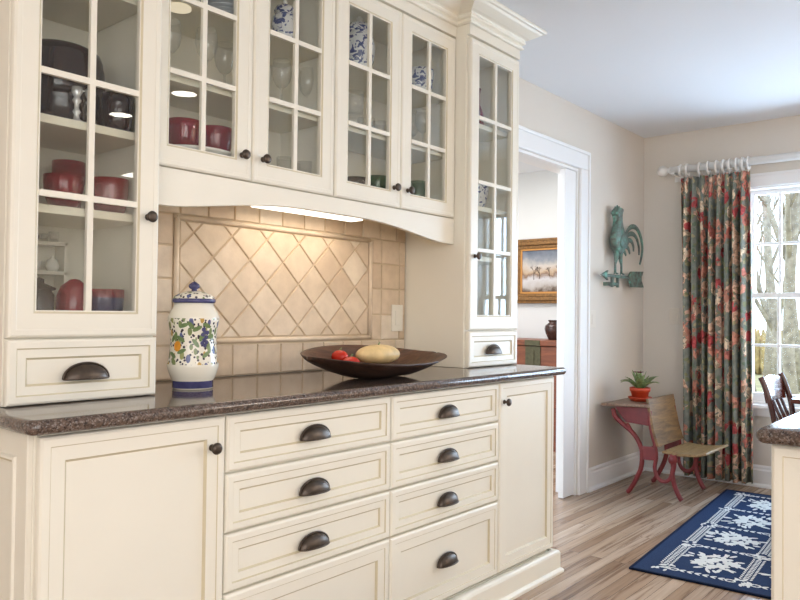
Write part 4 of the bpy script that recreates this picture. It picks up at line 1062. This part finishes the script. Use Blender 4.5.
for k in range(5):                                            # cross chains of links between the blocks
    u = u00+BL*k
    for v in cols[:-1]:
        n = 6
        for j in range(n):
            vv = v+.07+(BW-.14)*(j+.5)/n; petal(u-.007, vv, .015, .0055, PI/2+.55); petal(u+.007, vv, .015, .0055, PI/2-.55)
        for s_ in (.05, BW-.05):
            for j in range(8):
                a = 2*PI*j/8; petal(u+.014*math.cos(a), v+s_+.019*math.sin(a), .008, .0045, a+PI/2)
for v in cols:                                                # triple ropes along the rug with knots at the crossings
    for k in range(4):
        u0 = u00+BL*k+.05
        for off in (-.014, .014): chain(u0, v+off, u0+BL-.10, v+off, .022)
    for k in range(5):
        u = u00+BL*k
        for j in range(14): petal(u+q.uniform(-.045, .045), v+q.uniform(-.034, .034), q.uniform(.011, .018), .0065, q.uniform(0, PI))
for k in range(4):
    for v in cols[:-1]:
        cu, cv = u00+BL*(k+.5), v+BW/2
        for (fu, fv, fr) in ((0, -.03, .058), (-.05, .035, .052), (.055, .03, .05), (.015, .075, .042), (-.055, -.05, .044), (.06, -.05, .04), (.0, .1, .03), (-.09, .0, .03), (.095, -.01, .03)):
            for j in range(6):
                a = 2*PI*j/6+q.random(); petal(cu+fu+fr*.48*math.cos(a), cv+fv+fr*.48*math.sin(a), fr*.45, fr*.24, a)
            petal(cu+fu, cv+fv, fr*.2, fr*.2, 0)
        for j in range(16):
            a = q.uniform(0, 2*PI); rr_ = q.uniform(.88, 1.1); petal(cu+.135*rr_*math.cos(a), cv+.125*rr_*math.sin(a), q.uniform(.018, .03), .008, math.atan2(math.sin(a), math.cos(a))+q.uniform(-.6, .6))
o = mt.build('floral_pattern', M['rugwhite'], rug); o['kind'] = 'stuff'

# ------------------------------------------------------------------ kitchen island
isl = thing('kitchen_island', 'cream kitchen island cabinet under a granite top at the right edge', 'island', (2.3, -.3, 0))
IX0, IX1, IY0, IY1 = 1.692, 2.75, -1.05, .402
b = MB(); b.box(IX0+.02, IX1, IY0, IY1-.012, .10, .874); b.box(IX0+.06, IX1-.03, IY0+.03, IY1-.06, 0, .10); b.build('carcass', M['cream'], isl, bevel=.001)
xi = lambda p: (IX0+(p[1]-0), IY1-p[0], p[2])
MB().panel(0, 1.40, .102, .872, 0, .0195, DOORF, xf=xi).build('end_panel', CG, isl)
xj = lambda p: (IX0+.02+p[0], IY1-(p[1]), p[2])
MB().panel(0, IX1-IX0-.02, .102, .872, 0, .0115, DOORF, xf=xj).build('side_panel', CG, isl)
it = slab(MB(), 1.655, 2.80, -1.10, .426, .8755, CT, .016, .02, back_sq=False).build('island_top', M['granite'], origin=(2.2, -.3, .8755))
tag(it, 'brown granite worktop on the kitchen island at the right edge', 'countertop')

# ------------------------------------------------------------------ dining table and chair by the window
TB = (3.985, 5.02, -.62, .862)
tb_ = thing('dining_table', 'dark red polished wooden table near the window', 'table', ((TB[0]+TB[1])/2, (TB[2]+TB[3])/2, .0105))
t = MB().box(TB[0], TB[1], TB[2], TB[3], .722, .745).build('tabletop', M['tablewood'], tb_, bevel=.006, segs=3)
b = MB()
for a, c, d, e_ in ((TB[0]+.07, TB[1]-.07, TB[3]-.09, TB[3]-.07), (TB[0]+.07, TB[1]-.07, TB[2]+.07, TB[2]+.09), (TB[0]+.07, TB[0]+.09, TB[2]+.09, TB[3]-.09), (TB[1]-.09, TB[1]-.07, TB[2]+.09, TB[3]-.09)): b.box(a, c, d, e_, .635, .722)
b.build('apron', M['tablewood'], tb_)
for x in (TB[0]+.08, TB[1]-.08):
    for y in (TB[2]+.08, TB[3]-.08): MB().lathe([(.016, .0105), (.02, .03), (.024, .3), (.032, .5), (.022, .56), (.034, .60), (.034, .722)], (x, y, 0), 16).build('leg', M['tablewood'], tb_)
ch = thing('dining_chair', 'dark mahogany low-backed dining chair pushed to the table by the window', 'chair', (4.40, .84, .0105))
cx0, cx1 = 4.195, 4.615
for x in (cx0, cx1):
    b = MB(); sx = -1 if x == cx0 else 1
    q_ = disc_subdiv([(x-sx*.02, .955, .43), (x-sx*.01, .972, .55), (x, .995, .68), (x, 1.025, .78), (x, 1.045, .825)], 4); b.tube(q_, [.015]*len(q_), 10); b.build('back_post', M['chairwood'], ch)
    b = MB(); b.tube([(x-sx*.03, .925, .43), (x, .945, .25), (x+sx*.045, .975, .0125)], [.019, .017, .013], 10); b.build('leg', M['chairwood'], ch)
    b = MB(); b.tube([(x-sx*.02, .58, .43), (x, .56, .25), (x+sx*.02, .54, .0125)], [.019, .017, .013], 10); b.build('leg', M['chairwood'], ch)
cr = []
for i in range(13):
    u = i/12; x = cx0+.012+(cx1-cx0-.024)*u; bow = .012*math.sin(PI*u)
    cr.append([(x, 1.012+bow, .69), (x, 1.034+bow, .805+.02*math.sin(PI*u)), (x, 1.046+bow, .805+.02*math.sin(PI*u)), (x, 1.024+bow, .69)])
MB().loft(cr).build('crest_rail', M['tablewood'], ch, bevel=.002)
for k in range(4):
    x = cx0+(cx1-cx0)*(k+1)/5; MB().tube([(x, .945, .445), (x, .975, .57), (x, 1.02+.008*math.sin(PI*(k+1)/5), .695)], .009, 8).build('spindle', M['chairwood'], ch)
b = MB(); sr = []
for z, ins in ((.425, .012), (.432, 0), (.447, 0), (.452, .01)): sr.append([(4.405+(.225-ins)*math.copysign(abs(math.cos(a))**.45, math.cos(a)), .765+(.205-ins)*math.copysign(abs(math.sin(a))**.45, math.sin(a)), z) for a in [2*PI*k/40 for k in range(40)]])
b.loft(sr).build('seat', M['chairwood'], ch)

# ------------------------------------------------------------------ next room: painting, chest, vase
PX = 6.058
pt = thing('framed_painting', 'winter landscape painting in a wide gilt frame on the next room wall', 'painting', (PX, 3.30, 1.25))
PY0, PY1, PZ0, PZ1 = 2.90, 3.690, 1.250, 1.850
def pframe(b, o, i, x0, x1, mat=0):
    b.box(x0, x1, PY0+o, PY1-o, PZ0+o, PZ0+i, mat); b.box(x0, x1, PY0+o, PY1-o, PZ1-i, PZ1-o, mat); b.box(x0, x1, PY0+o, PY0+i, PZ0+i, PZ1-i, mat); b.box(x0, x1, PY1-i, PY1-o, PZ0+i, PZ1-i, mat)
b = MB(); pframe(b, 0, .025, PX-.04, PX); pframe(b, .025, .06, PX-.052, PX); pframe(b, .06, .090, PX-.036, PX); b.build('gilt_frame', M['gilt'], pt, bevel=.006)
b = MB(); pframe(b, .090, .108, PX-.026, PX); b.build('slip', M['giltlight'], pt, bevel=.003)
cv = MB().box(PX-.016, PX-.004, PY0+.108, PY1-.108, PZ0+.108, PZ1-.108).build('canvas', M['painting'], pt)
b = MB(); rr = random.Random(5)
def branch2(p, a, ln, w, d):
    q_ = (p[0]+math.sin(a)*ln, p[1]+math.cos(a)*ln)
    if not (PY0+.128 < q_[0] < PY1-.128 and q_[1] < PZ1-.128): return
    b.tube([(PX-.0165, p[0], p[1]), (PX-.0165, q_[0], q_[1])], [w, w*.7], 5)
    if d:
        for k in range(3): branch2(q_, a+rr.uniform(-.8, .8), ln*.68, w*.6, d-1)
for y, z, s_ in ((3.46, 1.47, .055), (3.40, 1.48, .045), (3.20, 1.46, .06), (3.30, 1.50, .035)): branch2((y, z), 0, s_, .0035, 3)
b.build('painted_trees', M['paintdark'], cv)
cc = (5.80, 3.40, 0)
cht = thing('wooden_chest', 'red-brown wooden chest with a dark metal hasp in the next room', 'chest', cc)
CX0 = 5.56; CY0, CY1 = 2.95, 3.76
MB().box(CX0, 6.03, CY0, CY1, .05, .876).build('chest_body', M['chestwood'], cht, bevel=.004)
MB().box(CX0-.012, 6.035, CY0-.012, CY1+.012, .880, .928).build('lid', M['chestwood'], cht, bevel=.006)
b = MB(); b.box(CX0-.02, CX0-.0125, 3.112, 3.258, .881, .927); b.build('hasp_plate', M['brass'], cht, bevel=.002)
b = MB(); b.box(CX0-.008, CX0-.0005, 3.112, 3.258, .55, .875); b.box(CX0-.016, CX0-.008, 3.17, 3.20, .70, .84); b.build('hasp_strap', M['brass'], cht, bevel=.002)
b = MB()
for x in (CX0+.04, 5.99):
    for y in (CY0+.04, CY1-.04): b.box(x-.03, x+.03, y-.03, y+.03, 0, .05)
b.build('feet', M['chestwood'], cht)
vc = (5.74, 3.09, .9285)
o = MB().lathe([(.0005, 0), (.042, 0), (.046, .01), (.068, .06), (.077, .095), (.072, .122), (.048, .142), (.038, .148), (.038, .155), (.046, .165), (.046, .172), (.04, .172), (.032, .156), (.0005, .15)], vc, 28).build('round_vase', M['vase'], origin=vc)
tag(o, 'squat dark brown glazed vase on top of the wooden chest', 'vase')

# ------------------------------------------------------------------ recessed lamps in the kitchen ceiling
r0 = None
for x, y, l in ((2.60, -1.07, 'round recessed ceiling lamp mirrored in the left tower glass'), (2.59, -.16, 'round recessed ceiling lamp mirrored in the leftmost wall door')):
    r = thing('recessed_lamp', l, 'lamp', (x, y, ZC-.006), 'recessed kitchen lamps')
    MB().lathe([(.075, .0055), (.098, .0055), (.098, .001), (.092, -.004), (.078, -.004), (.075, 0)], (x, y, ZC-.006), 32, caps=False).build('trim_ring', M['trimlight'], r)
    MB().lathe([(.0005, .0035), (.0745, .0035), (.0745, .0055), (.0005, .0055)], (x, y, ZC-.006), 32).build('lens', M['lamp'], r)

# ------------------------------------------------------------------ outside
struct(MB().box(XW+.16, 60, -40, 30, -.62, -.5).build('ground_outside', M['ground']))
def tree(label, base, h, seed, lean=.1):
    q = random.Random(seed); b = MB()
    def br(p, d, ln, w, dep):
        n = 3; pts = [p]; dd = d.copy()
        for k in range(n):
            dd = (dd+Vector((q.uniform(-.14, .14), q.uniform(-.14, .14), q.uniform(-.03, .1)))).normalized(); pts.append(pts[-1]+dd*(ln/n))
        b.tube([tuple(x) for x in pts], [w*(1-.35*k/n) for k in range(n+1)], 6 if dep > 1 else 4)
        if dep:
            for k in range(3 if dep > 1 else 4):
                a = q.uniform(0, 2*PI); up = Vector((math.cos(a), math.sin(a), q.uniform(.35, 1.1))); nd = (dd*.7+up*.6).normalized()
                br(pts[q.choice((1, 2, 3))], nd, ln*q.uniform(.55, .75), w*.45, dep-1)
    br(Vector(base), Vector((lean*q.uniform(-1, 1), lean*q.uniform(-1, 1), 1)).normalized(), h*.5, h*.012, 5)
    o = b.build('bare_tree', M['bark'], origin=base, recalc=False); tag(o, label, 'tree', 'bare trees outside the window'); return o
tree('thick bare tree nearest outside the window, right part of the glass', (10.5, 2.18, -.5), 7.0, 3, .3)
tree('slim bare tree close to the curtain edge outside the window', (13.0, 3.28, -.5), 6.0, 8)
tree('bare tree farther off, seen in the middle of the visible panes', (15.0, 3.42, -.5), 8.0, 21)
tree('far bare tree low behind the lower sash', (19.5, 4.72, -.5), 8.5, 33)
tree('far bare tree at the right edge of the window view', (18.5, 3.78, -.5), 8.0, 41)
b = MB(); q = random.Random(9)
for k in range(2600):
    x = q.uniform(23, 30); y = q.uniform(-8, 16); h = q.uniform(.4, 1.3); w = q.uniform(.06, .15)
    b.lathe([(.02, 0), (w, h*.4), (w*.8, h*.75), (.03, h)], (x, y, -.5), 5)
tag(b.build('dry_brush', M['brush'], origin=(26, 4, -.5), recalc=False), 'band of golden dry brush beyond the lawn outside', 'brush', kind='stuff')

# ------------------------------------------------------------------ world and lights
w = bpy.data.worlds.new('World'); sc.world = w; w.use_nodes = True; nt = w.node_tree; nt.nodes.clear()
bg = nt.nodes.new('ShaderNodeBackground'); wo = nt.nodes.new('ShaderNodeOutputWorld'); L(nt, bg.outputs[0], wo.inputs[0])
tc = nt.nodes.new('ShaderNodeTexCoord'); sx = nt.nodes.new('ShaderNodeSeparateXYZ'); L(nt, tc.outputs['Generated'], sx.inputs[0])
sk = ramp(nt, sx.outputs[2], [(0, (.80, .90, 1, 1)), (.25, (.74, .87, 1, 1)), (1, (.50, .72, 1, 1))]); L(nt, sk.outputs[0], bg.inputs[0]); bg.inputs[1].default_value = 3.4

def area(name, loc, rot, sx_, sy_, power, col, shape='RECTANGLE', spread=PI):
    l = bpy.data.lights.new(name, 'AREA'); l.shape = shape; l.size = sx_; l.size_y = sy_; l.energy = power; l.color = col; l.spread = spread
    o = bpy.data.objects.new(name, l); COL.objects.link(o); o.location = loc; o.rotation_euler = rot; return o
area('daylight_window', (XW+.30, .32, 1.30), (0, PI/2, 0), 1.5, 2.2, 135, (.55, .76, 1))
area('added_overhead_fill', (-.9, -1.7, ZC-.03), (0, 0, 0), 1.6, 1.6, 29, (1, .98, .95))  # added soft overhead fill behind the camera, not a known fixture
area('added_dining_fill', (4.4, -2.6, ZC-.03), (0, 0, 0), 1.4, .9, 74, (1, .93, .84))  # added warm fill to brighten the dining side, no fixture there
area('added_side_fill', (-2.4, -1.4, 1.5), (0, -PI/2, 0), 1.4, 2.6, 41, (.97, .98, 1))  # added side fill to lift the ceiling, no known window here
area('added_rear_fill', (-.9, -3.2, 1.5), (PI/2, 0, 0), 3.0, 1.5, 50, (.97, .98, 1))  # unseen fill added behind the camera, no known window here
area('under_cabinet_lamp', (1.88, 2.02, 1.500), (0, 0, 0), .50, .06, .75, (1, .84, .66))
area('next_room_light', (4.6, 3.4, ZC-.03), (0, 0, 0), 1.4, 1.4, 36, (1, .98, .96))

# ------------------------------------------------------------------ camera
cam = bpy.data.cameras.new('Camera'); co = bpy.data.objects.new('Camera', cam); COL.objects.link(co); sc.camera = co
f_px = 737.105; cam.sensor_fit = 'HORIZONTAL'; cam.sensor_width = 36; cam.lens = f_px/800*36; cam.clip_start = .02; cam.clip_end = 200
yaw, pit, rol = .8713219685988065, .019279822337427206, -.01131611110147303
fw = Vector((math.cos(pit)*math.sin(yaw), math.cos(pit)*math.cos(yaw), math.sin(pit))); rt = Vector((math.cos(yaw), -math.sin(yaw), 0)); dn = -(rt.cross(fw))
R_ = rt*math.cos(rol)+dn*math.sin(rol); D_ = -rt*math.sin(rol)+dn*math.cos(rol)
m4 = Matrix.Identity(4)
for i in range(3): m4[i][0] = R_[i]; m4[i][1] = -D_[i]; m4[i][2] = -fw[i]
m4[0][3], m4[1][3], m4[2][3] = 0, 0, 1.136
co.matrix_world = m4

sc.view_settings.view_transform = 'Standard'; sc.view_settings.look = 'None'; sc.view_settings.gamma = 1; sc.view_settings.use_curve_mapping = False
sc.view_settings.exposure = 0.09
sc.cycles.max_bounces = 10; sc.cycles.diffuse_bounces = 5; sc.cycles.glossy_bounces = 5; sc.cycles.transparent_max_bounces = 24; sc.cycles.transmission_bounces = 8
sc.cycles.sample_clamp_indirect = 6; sc.cycles.caustics_reflective = False; sc.cycles.caustics_refractive = False
sc.cycles.use_denoising = True
